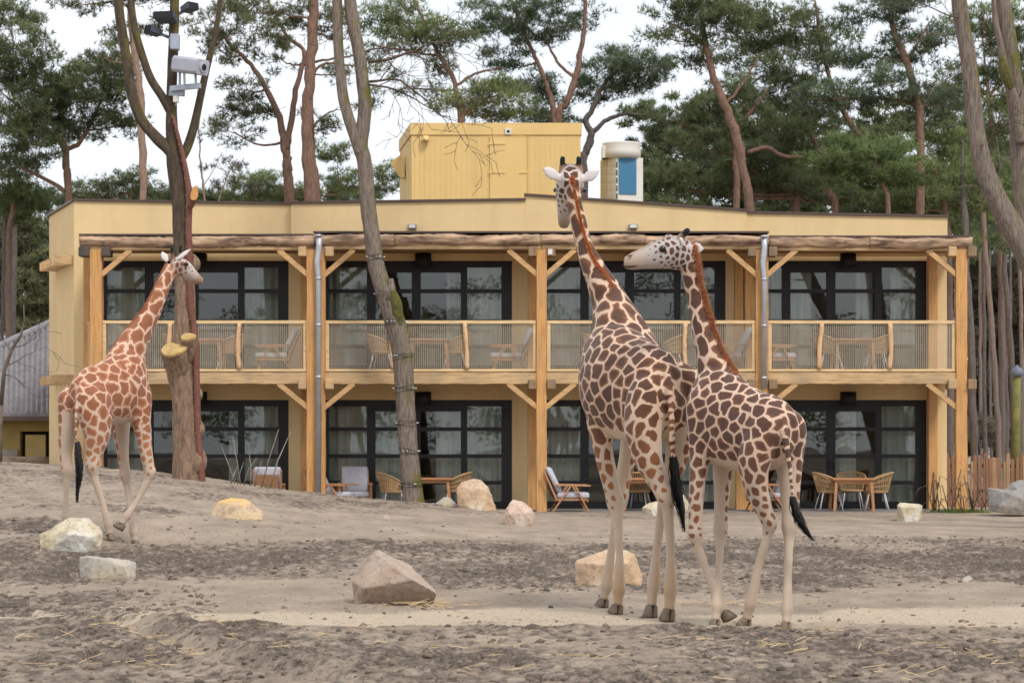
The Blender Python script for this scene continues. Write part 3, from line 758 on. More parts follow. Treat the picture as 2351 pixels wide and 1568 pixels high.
# floodlights on the parapet
for px in (948, 1452):
    fl = lb(MB().box(XW(px-10), XW(px+10), YW-.42, YW-.222, ZW(529), ZW(518)), 'floodlight', m_plain('floodlight_grey%d' % px, (.30,.30,.33), None, .4, 5, bmp=0), bevel=.01)
    MB().box(XW(px-7), XW(px+7), YW-.426, YW-.421, ZW(527), ZW(520)).build('lens', WHITE, fl)
lb(MB().box(XF(1258), XF(1268), YF-.2, YF-.171, ZF(586), ZF(574)), 'notice_plate', WHITE)

# ------------------------------------------------------------------ rooftop cabin and cooling unit
cb = tag(empty('rooftop_cabin', P(1139, 455, 57.5)), 'plain yellow plant cabin with a hatch door on the lodge roof', 'cabin')
def cp(mb, name, mat, parent=cb, bevel=0):
    o = mb.build(name, mat, parent, bevel)
    if parent is cb: o.location = -cb.location
    return o
fl_, fr_ = P(945, 283, 56), P(1333, 283, 56); b_l, b_r = P(918, 283, 59.2), P(1318, 283, 59.2)
zt = fl_.z; zb = 6.1
def ring(z, e=0.0): return [(fl_.x-e, fl_.y-e, z), (fr_.x+e, fr_.y-e, z), (b_r.x+e, b_r.y+e, z), (b_l.x-e, b_l.y+e, z)]
cp(MB().prism(ring(zb)+ring(zt-.3)), 'wall', CABIN)
cp(MB().prism(ring(zt-.298, .03)+ring(zt, .03)), 'roof_fascia', CABIN)
k56 = 56/FPX
def X56(px): return (px-1175.5)*k56
def Z56(py): return EYE-(py-HZ)*k56
seam = MB()
for px in (975, 1092, 1212): seam.box(X56(px)-.008, X56(px)+.008, 55.992, 55.999, zb, zt-.3)
for px in range(952, 1333, 12): seam.box(X56(px)-.003, X56(px)+.003, 55.995, 55.999, zb, zt-.3)
cp(seam, 'panel_seam', CABINLINE)
dr = cp(MB().box(X56(1125), X56(1208), 55.96, 55.999, zb, Z56(314)), 'door', CABIN)
hg = MB()
for py in (331, 397): hg.box(X56(1122), X56(1160), 55.945, 55.96, Z56(py+2), Z56(py-2))
hg.box(X56(1192), X56(1212), 55.945, 55.96, Z56(399), Z56(396)); hg.box(X56(1123), X56(1209), 55.955, 55.96, Z56(315.5), Z56(313.5)); hg.box(X56(1208), X56(1210), 55.955, 55.96, zb, Z56(314))
hg.build('hinge', CABINLINE, dr)
cp(MB().lathe([(.02,.1),(.08,.08),(.1,0),(.1,-.03),(.07,-.05)], (X56(977), 55.9, Z56(322)), 14), 'wall_light', CABIN)
sg = cp(MB().box(X56(1160), X56(1174), 55.925, 55.966, Z56(310), Z56(296)), 'sign', WHITE)
MB().lathe([(.035,0),(.035,.012)], (0,0,0), 14).build('camera_lens', BLACK, sg)
sg.children[0].location = (X56(1167), 55.924, Z56(303)); sg.children[0].rotation_euler = (R(90), 0, 0)
_fl = P(921, 380, 57.8)
cp(MB().prism([(_fl.x-.02,57.6,_fl.z-.35),(_fl.x+.12,57.5,_fl.z-.35),(_fl.x+.12,57.8,_fl.z-.35),(_fl.x-.02,57.8,_fl.z-.35),(_fl.x-.28,57.6,_fl.z+.05),(_fl.x+.02,57.5,_fl.z+.25),(_fl.x+.02,57.8,_fl.z+.25),(_fl.x-.12,57.8,_fl.z+.05)]), 'side_vent', CABIN)

au = tag(empty('cooling_unit', (P(1428, 455, 57).x, 57.3, 6.2)), 'white cooling unit with blue panel and round fan cowl on the roof', 'cooling unit')
ax = au.location.x; k57 = 57/FPX
def ap(mb, name, mat, parent=au, bevel=0):
    o = mb.build(name, mat, parent, bevel)
    return o
zl = lambda py: EYE-(py-HZ)*k57-6.2
xl = lambda px: (px-1175.5)*k57-ax
fc, fr2, bk = (xl(1414), -.3), (xl(1478), -.1), (xl(1380), .35)
br = (fr2[0]+bk[0]-fc[0], fr2[1]+bk[1]-fc[1])
q4 = [fc, fr2, br, bk]
body = ap(MB().prism([(x, y, -.2) for x, y in q4]+[(x, y, zl(361)) for x, y in q4]), 'body', WHITE, bevel=.012)
def face(a, b, u0, u1, z0, z1, e, name, mat):
    a = Vector((*a, 0)); b = Vector((*b, 0)); d = b-a; n = Vector((d.y, -d.x, 0)).normalized()
    p = [a+d*u0, a+d*u1]
    vv = [(*(p[0]+n*.004).xy, z0), (*(p[1]+n*.004).xy, z0), (*(p[1]+n*e).xy, z0), (*(p[0]+n*e).xy, z0)]
    vv = vv+[(x, y, z1) for x, y, _ in vv]
    return ap(MB().prism([vv[i] for i in (3,2,1,0,7,6,5,4)]), name, mat, body)
face(fc, fr2, .10, .74, zl(446), zl(363), .02, 'blue_panel', BLUE)
for j in range(5): face(fc, fr2, -.0+.0, .06, zl(372+j*18+13), zl(372+j*18), .012, 'vent_slot', ACDARK)
for c in range(4):
    for j in range(5): face(bk, fc, .06+c*.23, .06+c*.23+.17, zl(366+j*18+14), zl(366+j*18), .012, 'grille_panel', CREAM if c < 2 else WHITE)
cxm = (fc[0]+fr2[0]+br[0]+bk[0])/4; cym = (fc[1]+fr2[1]+br[1]+bk[1])/4
ap(MB().lathe([(.50,zl(361)),(.50,zl(345)),(.485,zl(338)),(.50,zl(328)),(.505,zl(325)),(.46,zl(326)),(.46,zl(335))], (cxm, cym, 0), 28), 'fan_cowl', WHITE)
ap(MB().box(xl(1383), xl(1404), cym-.25, cym+.3, zl(361), zl(332)), 'fan_box', WHITE, bevel=.01)

# ------------------------------------------------------------------ furniture
def make_table():
    r = empty('dining_table')
    MB().box(-.47, .47, -.42, .42, .70, .74).build('table_top', TEAK, r, .006)
    MB().box(-.40, .40, -.36, -.33, .63, .699).box(-.40, .40, .33, .36, .63, .699).build('apron', TEAK, r)
    for sx in (-1, 1):
        for sy in (-1, 1):
            MB().bar((sx*.44, sy*.38, 0), (sx*.39, sy*.34, .699), .06).build('leg', TEAK, r)
    return r
def make_chair():          # faces +x
    r = empty('rattan_chair')
    MB().lathe([(.24,.40),(.27,.42),(.27,.45),(.24,.46)], n=18).build('seat', RATTAN, r)
    m = MB(); top = []
    for i in range(27):
        q = R(62)+R(236)*i/26; u = abs(i-13)/13
        h = .86-.22*u**2.2; ro = .31+.05*(1-u)
        a = (.26*math.cos(q), .26*math.sin(q), .44); b = (ro*math.cos(q)*1.05, ro*math.sin(q), h)
        m.bar(a, b, .02, .012); top.append(b)
    m.tube(top, .022, 7)
    for lev in (.33, .66):
        m.tube([(.26*math.cos(R(62)+R(236)*i/26)*(1+lev*.25), .26*math.sin(R(62)+R(236)*i/26)*(1+lev*.25), .44+(top[i][2]-.44)*lev) for i in range(27)], .011, 5)
    m.build('backrest', RATTAN, r)
    for sx in (-1, 1):
        for sy in (-1, 1):
            MB().tube([(sx*.27, sy*.25, 0), (sx*.17, sy*.17, .41)], .014, 7).build('leg', LEGM, r)
    return r
def make_armchair():       # faces +x
    r = empty('lounge_armchair')
    for sy in (-.36, .36):
        m = MB()
        m.bar((.42, sy, 0), (.12, sy, .58), .035, .06, up=(0,1,0)); m.bar((-.38, sy, 0), (.02, sy, .58), .035, .06, up=(0,1,0))
        m.build('leg_frame', TEAK, r)
        MB().bar((-.36, sy, .60), (.46, sy, .58), .07, .035).build('armrest', TEAK, r)
    MB().box(-.33, .40, -.33, .33, .25, .29).box(.38, .42, -.33, .33, .22, .29).build('seat_frame', TEAK, r)
    m = MB().bar((-.30, -.31, .28), (-.58, -.31, .92), .04).bar((-.30, .31, .28), (-.58, .31, .92), .04)
    m.prism([(-.34,-.24,.38),(-.32,-.24,.38),(-.32,.24,.38),(-.34,.24,.38),(-.54,-.24,.82),(-.52,-.24,.82),(-.52,.24,.82),(-.54,.24,.82)])
    m.build('back_frame', TEAK, r)
    def cushion(name, vv):
        o = MB().prism(vv).build(name, CUSH, r, .03)
        for p in o.data.polygons: p.use_smooth = True
        return o
    cushion('seat_cushion', [(-.28,-.31,.295),(.45,-.31,.295),(.45,.31,.295),(-.28,.31,.295),(-.28,-.31,.42),(.44,-.31,.43),(.44,.31,.43),(-.28,.31,.42)])
    cushion('back_cushion', [(-.28,-.30,.42),(-.14,-.30,.42),(-.14,.30,.42),(-.28,.30,.42),(-.55,-.30,.98),(-.42,-.30,1.0),(-.42,.30,1.0),(-.55,.30,.98)])
    return r
t0, c0, a0 = make_table(), make_chair(), make_armchair(); _used = set()
def place(proto, px, Y, z, deg, label, cat, group):
    o = proto if proto.name not in _used else copy_tree(proto)
    _used.add(proto.name)
    o.location = ((px-1175.5)*Y/FPX, Y, z); o.rotation_euler = (0, 0, R(deg)); tag(o, label, cat, group); return o
DZ, TZ = DECK+.003, .02
gT, gC, gA = 'teak dining tables of the lodge', 'rattan dining chairs of the lodge', 'cushioned lounge armchairs of the lodge'
BAYN = ['leftmost', 'second', 'third', 'rightmost']
place(t0, 468, 51.1, DZ, 0, 'teak table on the leftmost balcony', 'table', gT)
place(c0, 412, 51.2, DZ, 8, 'rattan chair left of the table on the leftmost balcony', 'chair', gC)
place(c0, 528, 51.2, DZ, 175, 'rattan chair right of the table on the leftmost balcony', 'chair', gC)
place(a0, 632, 51.1, DZ, 184, 'cushioned lounge armchair on the leftmost balcony', 'armchair', gA)
place(t0, 986, 51.1, DZ, 0, 'teak table on the balcony left of the middle post', 'table', gT)
place(c0, 878, 51.1, DZ, -8, 'rattan chair left of the table on the balcony left of the middle post', 'chair', gC)
place(c0, 1046, 51.1, DZ, 176, 'rattan chair right of the table on the balcony left of the middle post', 'chair', gC)
place(a0, 1172, 51.1, DZ, 178, 'cushioned lounge armchair on the balcony left of the middle post', 'armchair', gA)
place(c0, 1375, 51.2, DZ, 0, 'rattan chair beside the neck of the tallest giraffe on the third balcony', 'chair', gC)
place(c0, 1540, 51.2, DZ, 182, 'rattan chair between the two giraffe necks on the third balcony', 'chair', gC)
place(a0, 1672, 51.0, DZ, 180, 'cushioned lounge armchair right of the right giraffe neck on the third balcony', 'armchair', gA)
place(a0, 1778, 51.2, DZ, 4, 'cushioned lounge armchair half hidden by the rain pipe on the rightmost balcony', 'armchair', gA)
place(t0, 1958, 51.1, DZ, 0, 'teak table on the rightmost balcony', 'table', gT)
place(c0, 1905, 51.2, DZ, 4, 'rattan chair left of the table on the rightmost balcony', 'chair', gC)
place(c0, 2010, 51.2, DZ, 178, 'rattan chair right of the table on the rightmost balcony', 'chair', gC)
place(a0, 615, 50.6, TZ, 95, 'lounge armchair seen from behind above the mound at the leftmost terrace', 'armchair', gA)
place(a0, 765, 50.5, TZ, -20, 'lounge armchair just right of the long rain pipe on the terrace', 'armchair', gA)
place(a0, 815, 51.0, TZ, -85, 'grey lounge armchair facing out left of the leaning tree on the terrace', 'armchair', gA)
place(c0, 902, 50.4, TZ, 10, 'rattan chair just left of the leaning tree foot', 'chair', gC)
place(t0, 990, 50.6, TZ, 0, 'teak table just right of the leaning tree foot', 'table', gT)
place(c0, 1046, 51.0, TZ, 182, 'rattan chair behind the upright tan boulder', 'chair', gC)
place(a0, 1305, 50.1, TZ, 4, 'lounge armchair right of the middle timber post on the terrace', 'armchair', gA)
place(t0, 1475, 50.4, TZ, 0, 'teak table seen between the legs of the tallest giraffe', 'table', gT)
place(c0, 1466, 50.9, TZ, 75, 'rattan chair seen between the legs of the tallest giraffe', 'chair', gC)
place(a0, 1760, 50.3, TZ, 182, 'lounge armchair seen between the hind legs of the right giraffe', 'armchair', gA)
place(t0, 1955, 50.2, TZ, 0, 'teak table on the rightmost terrace', 'table', gT)
place(c0, 1903, 50.4, TZ, 6, 'rattan chair left of the table on the rightmost terrace', 'chair', gC)
place(c0, 2012, 50.4, TZ, 175, 'rattan chair right of the table on the rightmost terrace', 'chair', gC)
place(c0, 1955, 51.3, TZ, -92, 'rattan chair behind the table on the rightmost terrace', 'chair', gC)
# ------------------------------------------------------------------ trees
def m_bark(name, a, b_, moss=None, low=None, stretch=(5, 5, 1.2), mossamt=0.5, bstr=0.9):
    m, nt, b = new_mat(name)
    v = coords(nt, stretch); v2 = coords(nt)
    n1 = noise(nt, v, 4, 8, 0.65); n2 = noise(nt, v2, 1.0, 4)
    c = ramp(nt, n1, [(0.33, b_), (0.62, a)])
    c = mixc(nt, math_n(nt, 'MULTIPLY', n2, 0.45), c, tuple(x*0.62 for x in a))
    if low:   # grey plated bark low on the stem, orange above
        at = nt.nodes.new('ShaderNodeAttribute'); at.attribute_name = 'hgt'
        c = mixc(nt, ramp(nt, math_n(nt, 'ADD', at.outputs['Fac'], math_n(nt, 'MULTIPLY', math_n(nt, 'SUBTRACT', n1, .5), .4)), [(0.25, (1, 1, 1)), (0.6, (0, 0, 0))]), c, mixc(nt, n1, tuple(x*.5 for x in low), low))
    if moss:
        nn = noise(nt, v2, 1.7, 5); sx = nt.nodes.new('ShaderNodeSeparateXYZ'); g = nt.nodes.new('ShaderNodeNewGeometry')
        nt.links.new(g.outputs['Normal'], sx.inputs[0])
        f = math_n(nt, 'ADD', nn, math_n(nt, 'MULTIPLY', sx.outputs['X'], 0.16))
        c = mixc(nt, ramp(nt, f, [(1-mossamt-.06, (0, 0, 0)), (1-mossamt+.12, (1, 1, 1))]), c, moss)
    nt.links.new(c, b.inputs['Base Color']); b.inputs['Roughness'].default_value = 0.9
    b.inputs['Specular IOR Level'].default_value = 0.15
    bump(nt, b, n1, bstr, 0.06); return m
PINEBARK = m_bark('pine_bark', (0.30, 0.185, 0.135), (0.135, 0.082, 0.062), low=(0.24, 0.195, 0.175))
PINEPALE = m_bark('pine_bark_pale', (0.40, 0.27, 0.20), (0.24, 0.155, 0.115), low=(0.30, 0.24, 0.21))
GREYBARK = m_bark('grey_pine_bark', (0.20, 0.165, 0.15), (0.10, 0.083, 0.078))
OAKBARK = m_bark('furrowed_bark', (0.31, 0.25, 0.205), (0.095, 0.072, 0.058), moss=(0.15, 0.14, 0.035), mossamt=0.36, stretch=(7, 7, 1.0))
DARKBARK = m_bark('dark_limb_bark', (0.13, 0.098, 0.07), (0.05, 0.038, 0.03), moss=(0.15, 0.13, 0.035), mossamt=0.34)
BAREBARK = m_bark('peeling_trunk_bark', (0.36, 0.245, 0.17), (0.12, 0.078, 0.055))
REDSTRIP = m_plain('red_brown_strip', (0.21, 0.085, 0.06), (0.13, 0.055, 0.04), 0.7, 5, bmp=0.2)
CUTWOOD = m_plain('cut_wood_yellow', (0.55, 0.39, 0.16), (0.34, 0.22, 0.085), 0.8, 5, bmp=0.3)
CUTORNG = m_plain('cut_wood_orange', (0.60, 0.30, 0.11), (0.45, 0.22, 0.08), 0.8, 5, bmp=0.3)
TWIG = m_plain('bare_twig', (0.16, 0.12, 0.09), (0.09, 0.07, 0.055), 0.9, 5, bmp=0)
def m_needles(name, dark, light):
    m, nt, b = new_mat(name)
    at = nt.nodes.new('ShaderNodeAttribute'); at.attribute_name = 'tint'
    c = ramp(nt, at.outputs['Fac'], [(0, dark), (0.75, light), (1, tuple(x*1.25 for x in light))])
    nt.links.new(c, b.inputs['Base Color']); b.inputs['Roughness'].default_value = 0.75
    b.inputs['Specular IOR Level'].default_value = 0.25
    out = nt.nodes['Material Output']; tr = N(nt, 'ShaderNodeBsdfTranslucent'); nt.links.new(c, tr.inputs['Color'])
    mx = N(nt, 'ShaderNodeMixShader'); mx.inputs[0].default_value = 0.4
    nt.links.new(b.outputs[0], mx.inputs[1]); nt.links.new(tr.outputs[0], mx.inputs[2]); nt.links.new(mx.outputs[0], out.inputs['Surface'])
    return m
ND_DARK = m_needles('needles_dark', (0.052, 0.068, 0.036), (0.185, 0.22, 0.105))
ND_BLUE = m_needles('needles_bluish', (0.053, 0.073, 0.046), (0.185, 0.235, 0.14))
ND_MID = m_needles('needles_mid', (0.066, 0.088, 0.04), (0.235, 0.285, 0.12))
ND_OLIVE = m_needles('needles_olive', (0.06, 0.068, 0.038), (0.20, 0.21, 0.105))
ND_LIME = m_needles('needles_bright', (0.07, 0.10, 0.04), (0.22, 0.29, 0.115))
ND_DRY = m_needles('brush_dry', (0.075, 0.068, 0.05), (0.21, 0.19, 0.14))

def tufts(pads, Y, rng, dens=1.0, blade=0.17, width=0.019):
    """needle tufts spread through the pads; pad: (col, row, rx, ry[, dy[, density]])"""
    Vs = []; Ts = []
    k = Y/FPX; nb = 8
    for pad in pads:
        px, py, rx, ry = pad[:4]; dy = pad[4] if len(pad) > 4 else rng.normal()*1.0; dn = (pad[5] if len(pad) > 5 else 1.0)*dens
        yy = Y+dy; c = np.array(P(px, py, yy)); ax_, az_ = rx*k*1.16, ry*k*1.2; ay_ = max(.5, (ax_+az_)*.42)
        ncl = max(5, int(ax_*az_*47*dn))
        u = rng.normal(size=(ncl, 3)); u /= np.linalg.norm(u, axis=1, keepdims=True); rr = rng.random((ncl, 1))**.42
        u = u*rr; cc = c+u*np.array([ax_, ay_, az_]); n = 20
        cr_ = .15+.2*rng.random((ncl, 1, 1))
        d = rng.normal(size=(ncl, n, 3)); d /= np.linalg.norm(d, axis=2, keepdims=True)
        pos = (cc[:, None]+d*cr_*(rng.random((ncl, n, 1))**.5)*np.array([1.4, 1.2, .55])).reshape(-1, 1, 3)
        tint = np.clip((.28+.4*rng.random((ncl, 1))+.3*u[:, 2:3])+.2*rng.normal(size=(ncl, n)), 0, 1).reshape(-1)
        m = len(pos); dirs = rng.normal(size=(m, nb, 3))*.75+d.reshape(-1, 1, 3)*.5+np.array([0, 0, .5]); dirs /= np.linalg.norm(dirs, axis=2, keepdims=True)
        sd_ = np.cross(dirs, rng.normal(size=(m, nb, 3))); sd_ /= np.linalg.norm(sd_, axis=2, keepdims=True)+1e-9
        L_ = blade*(.65+.7*rng.random((m, nb, 1)))
        Vs.append(np.stack([pos-sd_*width*.5, pos+sd_*width*.5, pos+dirs*L_], 2).reshape(-1, 3)); Ts.append(np.repeat(tint, nb*3))
    V = np.concatenate(Vs); me = fast_mesh('crown', V, np.arange(len(V)).reshape(-1, 3)); attr(me, 'tint', np.concatenate(Ts)); return me

def stem_mesh(lines, Y, hmin, hmax, rng, n=9, jit=.05, sub=5):
    m = MB()
    for ln_ in lines:
        a_, b_ = ln_[-2], ln_[-1]
        if b_[2] > 2 and b_[1] > -30: ln_ = list(ln_)+[(b_[0]+(b_[0]-a_[0])*.6, b_[1]+(b_[1]-a_[1])*.6, 1.2, b_[3] if len(b_) > 3 else 0)]
        pts = []
        for q in ln_:
            p = P(q[0], q[1], Y+(q[3] if len(q) > 3 else 0)); pts.append((*p, q[2]*.43*Y/FPX))
        C = catmull(pts, sub); wig = .008+C[0, 3]*.035
        for i in range(1, len(C)-1): C[i, :3] += rng.normal(size=3)*wig
        m.tube([tuple(c[:3]) for c in C], [max(.006, c[3]*(1+rng.normal()*.05)) for c in C], n, jit)
    me = m.mesh('trunk'); z = np.array([v.co.z for v in me.vertices]); attr(me, 'hgt', np.clip((z-hmin)/(hmax-hmin), 0, 1)); return me

TREES = 'pine trees behind the lodge'
def pine(label, Y, lines, pads, bark, needles, seed, base=None, dens=1.0, group=TREES, cat='tree', name='pine_tree', links=True, blade=.17, width=.019):
    """lines: list of stems, first is the trunk; (col,row,width px[,dy]); the trunk is run on to the ground"""
    rng = np.random.default_rng(seed)
    b = lines[0][0]; gzv = 0.0
    p0 = P(b[0], b[1], Y)
    row0 = HZ+(EYE-gzv+.3)*FPX/Y
    bx = base if base is not None else b[0]
    if b[1] < row0-40: lines = [[(bx, row0, b[2]*1.25), ((bx*.6+b[0]*.4), (row0+b[1])/2, b[2]*1.12)]+list(lines[0])]+list(lines[1:])
    o = empty(name, P(bx, row0-.3*FPX/Y, Y)); tag(o, label, cat, group)
    lines = [list(l) for l in lines]
    # a branch to each pad from the nearest stem point below it
    if links:
        allp = [(q, l) for l in lines for q in catmull([tuple(list(x[:3])+[x[3] if len(x) > 3 else 0]) for x in l], 4)]
        for pad in pads:
            c = np.array([pad[0], pad[1]]); best = None
            for q, _ in allp:
                pen = math.hypot(q[0]-c[0], (q[1]-c[1]))+(60 if q[1] < c[1] else 0)
                if best is None or pen < best[0]: best = (pen, q)
            q = best[1]; L_ = math.hypot(q[0]-c[0], q[1]-c[1])
            if 12 < L_ < 420:
                mx_, my_ = (q[0]+c[0])/2+rng.normal()*8, (q[1]+c[1])/2+L_*.06+rng.normal()*6
                w0 = min(q[2]*.6, 4+L_*.035); dy = pad[4] if len(pad) > 4 else 0
                lines.append([(q[0], q[1], w0, q[3]), (mx_, my_, w0*.7, q[3]*.5+dy*.5), (c[0], c[1], w0*.42, dy)])
                for _ in range(5):
                    a = rng.uniform(-3.0, .15); e = (c[0]+pad[2]*.75*math.cos(a)*rng.uniform(.4, 1), c[1]+pad[3]*.8*math.sin(a))
                    lines.append([(mx_*.4+c[0]*.6, my_*.4+c[1]*.6, w0*.34, dy), ((c[0]+e[0])/2, (c[1]+e[1])/2+4, w0*.25, dy), (e[0], e[1], 1.2, dy+rng.normal()*.4)])
    loc = Vector(o.location)
    st = stem_mesh(lines, Y, 0, 14, rng); t = link('trunk', st, bark, o); t.location = -loc
    if pads:
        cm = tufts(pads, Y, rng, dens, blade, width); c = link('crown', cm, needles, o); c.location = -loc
    return o

pine('dark pine with a wide low crown at the far left', 64, [[(157,450,20),(152,380,20),(148,335,18),(120,310,14),(80,275,11),(30,235,8)],[(150,345,14),(185,325,12),(212,272,9),(230,235,6)],[(150,440,12),(120,420,11),(60,390,9)]],
     [(25,40,60,45,.5),(30,120,95,55,-.5),(110,200,110,60,.3),(40,250,110,60,0),(235,205,85,62,-.6),(265,150,45,45,0),(150,285,120,42,.4),(60,325,95,48,-.4),(290,285,45,30,.2,.6),(40,380,60,25,.5)], PINEBARK, ND_DARK, 1, dens=1.25)
pine('bushy light green pine at the left edge behind the lodge', 66, [[(20,560,16),(30,480,14),(40,430,10)]], [(40,425,75,32,0),(20,480,80,35,.5),(70,460,50,30,0)], PINEBARK, ND_MID, 2, dens=1.3)
pine('slim pale pine trunk just left of the forked tree', 60, [[(330,455,20),(327,350,20),(324,240,20),(312,140,18),(300,60,14),(296,0,12),(290,-80,10)]],
     [(200,12,110,16,.3,.5),(265,85,55,22,.2,.5),(230,130,40,14,.1,.4),(300,-30,120,40,0),(360,60,40,30,.4,.5)], PINEPALE, ND_OLIVE, 3)
pine('forked orange pine left of the thick straight pine', 62, [[(664,465,28),(660,380,26),(655,345,22),(640,270,18),(612,205,15),(575,150,12),(530,105,9),(495,60,6)],[(658,345,18),(668,280,17),(684,190,15),(700,120,12),(660,85,10),(630,30,8)],[(690,150,10),(740,140,7),(800,130,5)]],
     [(560,25,85,38,.5,.8),(600,80,85,40,-.3,.7),(510,120,45,50,.2,.7),(470,70,45,45,0,.7),(640,135,50,30,.4,.6),(560,205,80,32,-.5,.55),(600,255,95,28,.3,.5),(545,310,80,32,0,.5),(530,250,50,25,0,.5)], PINEBARK, ND_OLIVE, 4, dens=.9)
pine('thick straight orange pine left of the leaning tree', 60, [[(718,460,42),(708,350,37),(706,280,32),(711,180,30),(716,90,29),(720,0,27),(722,-70,24)],[(712,300,8),(740,270,6),(765,255,4)],[(716,170,9),(750,145,7),(800,150,5)]],
     [(720,40,65,35,.5,.7),(770,65,50,35,.3,.7),(640,30,50,35,0,.6),(790,170,35,25,0,.5),(760,290,35,22,0,.35),(860,230,40,22,.4,.45)], PINEBARK, ND_OLIVE, 5)
pine('olive pine spreading over the left half of the rooftop cabin', 63, [[(1058,300,16),(1052,240,15),(1040,180,13),(1010,130,11),(985,80,9),(960,20,7)],[(1045,200,8),(1090,170,7),(1130,160,5)],[(1010,130,7),(950,120,6),(890,110,4)]],
     [(905,35,85,40,.3),(960,85,95,36,0),(1035,75,65,30,-.4),(880,120,70,28,.5,.6),(1000,150,60,26,.5,.6),(950,205,70,20,.3,.45),(890,165,50,22,0,.5)], PINEBARK, ND_MID, 6)
pine('bright green pine bough reaching right over the cabin', 59.5, [[(1062,300,10),(1075,262,10),(1100,235,7),(1140,220,5)]], [(1150,205,62,28,0),(1105,225,60,26,.3),(1050,245,70,24,0,.8),(1120,258,75,24,.2),(1180,235,35,28,-.2)], PINEBARK, ND_MID, 7, base=1060)
pine('twin stemmed orange pine behind the right half of the cabin', 64, [[(1282,290,18),(1300,240,18),(1318,190,17),(1332,130,15),(1340,70,12),(1345,10,10),(1348,-50,8)],[(1272,290,16),(1268,240,15),(1250,185,13),(1228,130,11),(1205,80,9),(1180,20,7)],[(1320,180,9),(1285,150,8),(1262,110,6)]],
     [(1125,38,90,34,.5),(1200,78,75,40,0),(1240,15,75,34,-.4),(1170,135,62,28,.4),(1290,62,55,34,.2,.8),(1255,222,50,36,.5),(1215,185,55,26,.2),(1335,25,55,28,.3,.5),(1225,262,55,22,0,.9)], PINEBARK, ND_BLUE, 8)
pine('dark crooked pine right of the cabin with flat boughs', 66, [[(1340,400,24),(1345,350,22),(1358,310,20),(1345,280,16),(1365,240,15),(1390,190,12),(1420,160,8)],[(1360,305,14),(1395,275,12),(1430,262,10),(1475,265,8),(1510,275,5)]],
     [(1425,160,100,36,0),(1375,208,75,32,.4),(1485,158,72,30,-.4),(1450,195,85,20,.2,.6),(1280,275,50,26,.3),(1520,150,35,18,0,.7),(1410,120,60,18,.2,.7)], GREYBARK, ND_BLUE, 9)
pine('leaning orange pine above the right half of the roof', 58, [[(1722,485,26),(1708,400,25),(1690,310,24),(1665,240,23),(1640,180,20),(1622,110,17),(1612,40,14),(1608,-40,12)],[(1665,240,9),(1700,200,7),(1730,150,5)],[(1622,110,9),(1590,80,7),(1545,60,4)]],
     [(1560,40,75,34,.4),(1545,92,80,22,0,.9),(1650,48,75,42,-.3),(1600,140,55,25,.5,.8),(1700,25,110,36,.4),(1620,-10,90,30,0)], PINEBARK, ND_DARK, 10)
pine('thin orange pine close behind the leaning orange pine', 62, [[(1690,480,18),(1692,410,17),(1685,350,15),(1700,290,12),(1745,230,9)],[(1715,350,12),(1760,340,12),(1800,358,11),(1850,360,8)]],
     [(1620,250,90,34,.3),(1680,212,75,34,0),(1560,285,80,30,.4),(1600,335,85,34,-.3),(1750,285,95,40,.5),(1640,300,70,25,0)], PINEBARK, ND_DARK, 11)
pine('curved orange pine behind the bright green boughs', 64, [[(1918,495,18),(1905,445,18),(1888,400,16),(1870,330,14),(1850,260,12),(1845,200,10)],[(2012,358,14),(1985,325,16),(1958,292,15),(1925,235,14),(1900,165,12),(1885,100,10),(1875,30,8)]],
     [(1720,112,95,42,.5),(1800,58,95,50,0),(1780,172,110,42,-.4),(1835,240,95,48,.3),(1900,118,95,50,.2),(1860,328,100,42,-.5)], PINEBARK, ND_DARK, 12)
pine('bluish green pine with layered boughs at upper right', 61, [[(2112,300,22),(2105,240,22),(2090,170,22),(2070,115,19),(2050,60,16),(2045,0,13),(2040,-60,11)],[(2080,140,9),(2110,95,7),(2130,60,5)]],
     [(1920,228,100,34,0),(2045,195,100,36,-.4),(2118,100,90,44,.4),(2000,38,95,36,0),(1985,130,80,32,.5),(2150,245,75,46,.3),(2060,-10,100,30,0)], PINEBARK, ND_BLUE, 13)
pine('young bright green pine just above the right roof edge', 57, [[(2040,495,14),(2030,430,13),(2010,390,10)]], [(1945,378,85,30,0),(2010,340,85,30,.3),(1900,355,45,28,-.3),(2075,395,75,34,.2),(1985,410,95,26,.2),(1930,330,40,18,0)], PINEBARK, ND_LIME, 14, dens=1.2)
pine('dark bushy pine filling the space above the right roof end', 66, [[(1830,490,18),(1835,440,16)]], [(1520,420,75,34,.3),(1620,418,85,38,0),(1730,415,90,38,.5),(1850,428,95,38,0),(1980,455,95,32,.4),(1790,350,80,40,.6),(1690,360,70,34,.2)], PINEBARK, ND_DARK, 15, dens=1.15)
pine('green pine thicket behind the lodge right corner', 64, [[(2180,700,20),(2175,560,20),(2170,480,18),(2150,400,14)]], [(2130,455,85,36,0),(2110,402,85,36,.4),(2200,400,75,50,0),(2170,330,65,44,.5),(2230,470,60,50,.3),(2060,460,60,30,0)], PINEBARK, ND_MID, 16, dens=1.1)
pine('pine crown seen behind the leaning right trunk', 67, [[(2300,700,18),(2295,560,18),(2290,440,16),(2280,330,13),(2270,220,11)]], [(2285,300,75,60,0),(2300,135,70,62,.4),(2255,58,75,46,0),(2325,415,60,55,.3),(2350,220,60,70,0),(2200,180,60,50,.5),(2370,60,60,60,0)], PINEBARK, ND_MID, 17)
pine('low dark pine over the roof left of the forked tree', 70, [[(300,480,8),(305,430,6)]], [(305,418,62,30,0),(225,435,55,22,.3),(370,440,40,22,0),(190,445,40,20,0,.7)], PINEBARK, ND_DARK, 18, dens=1.1)
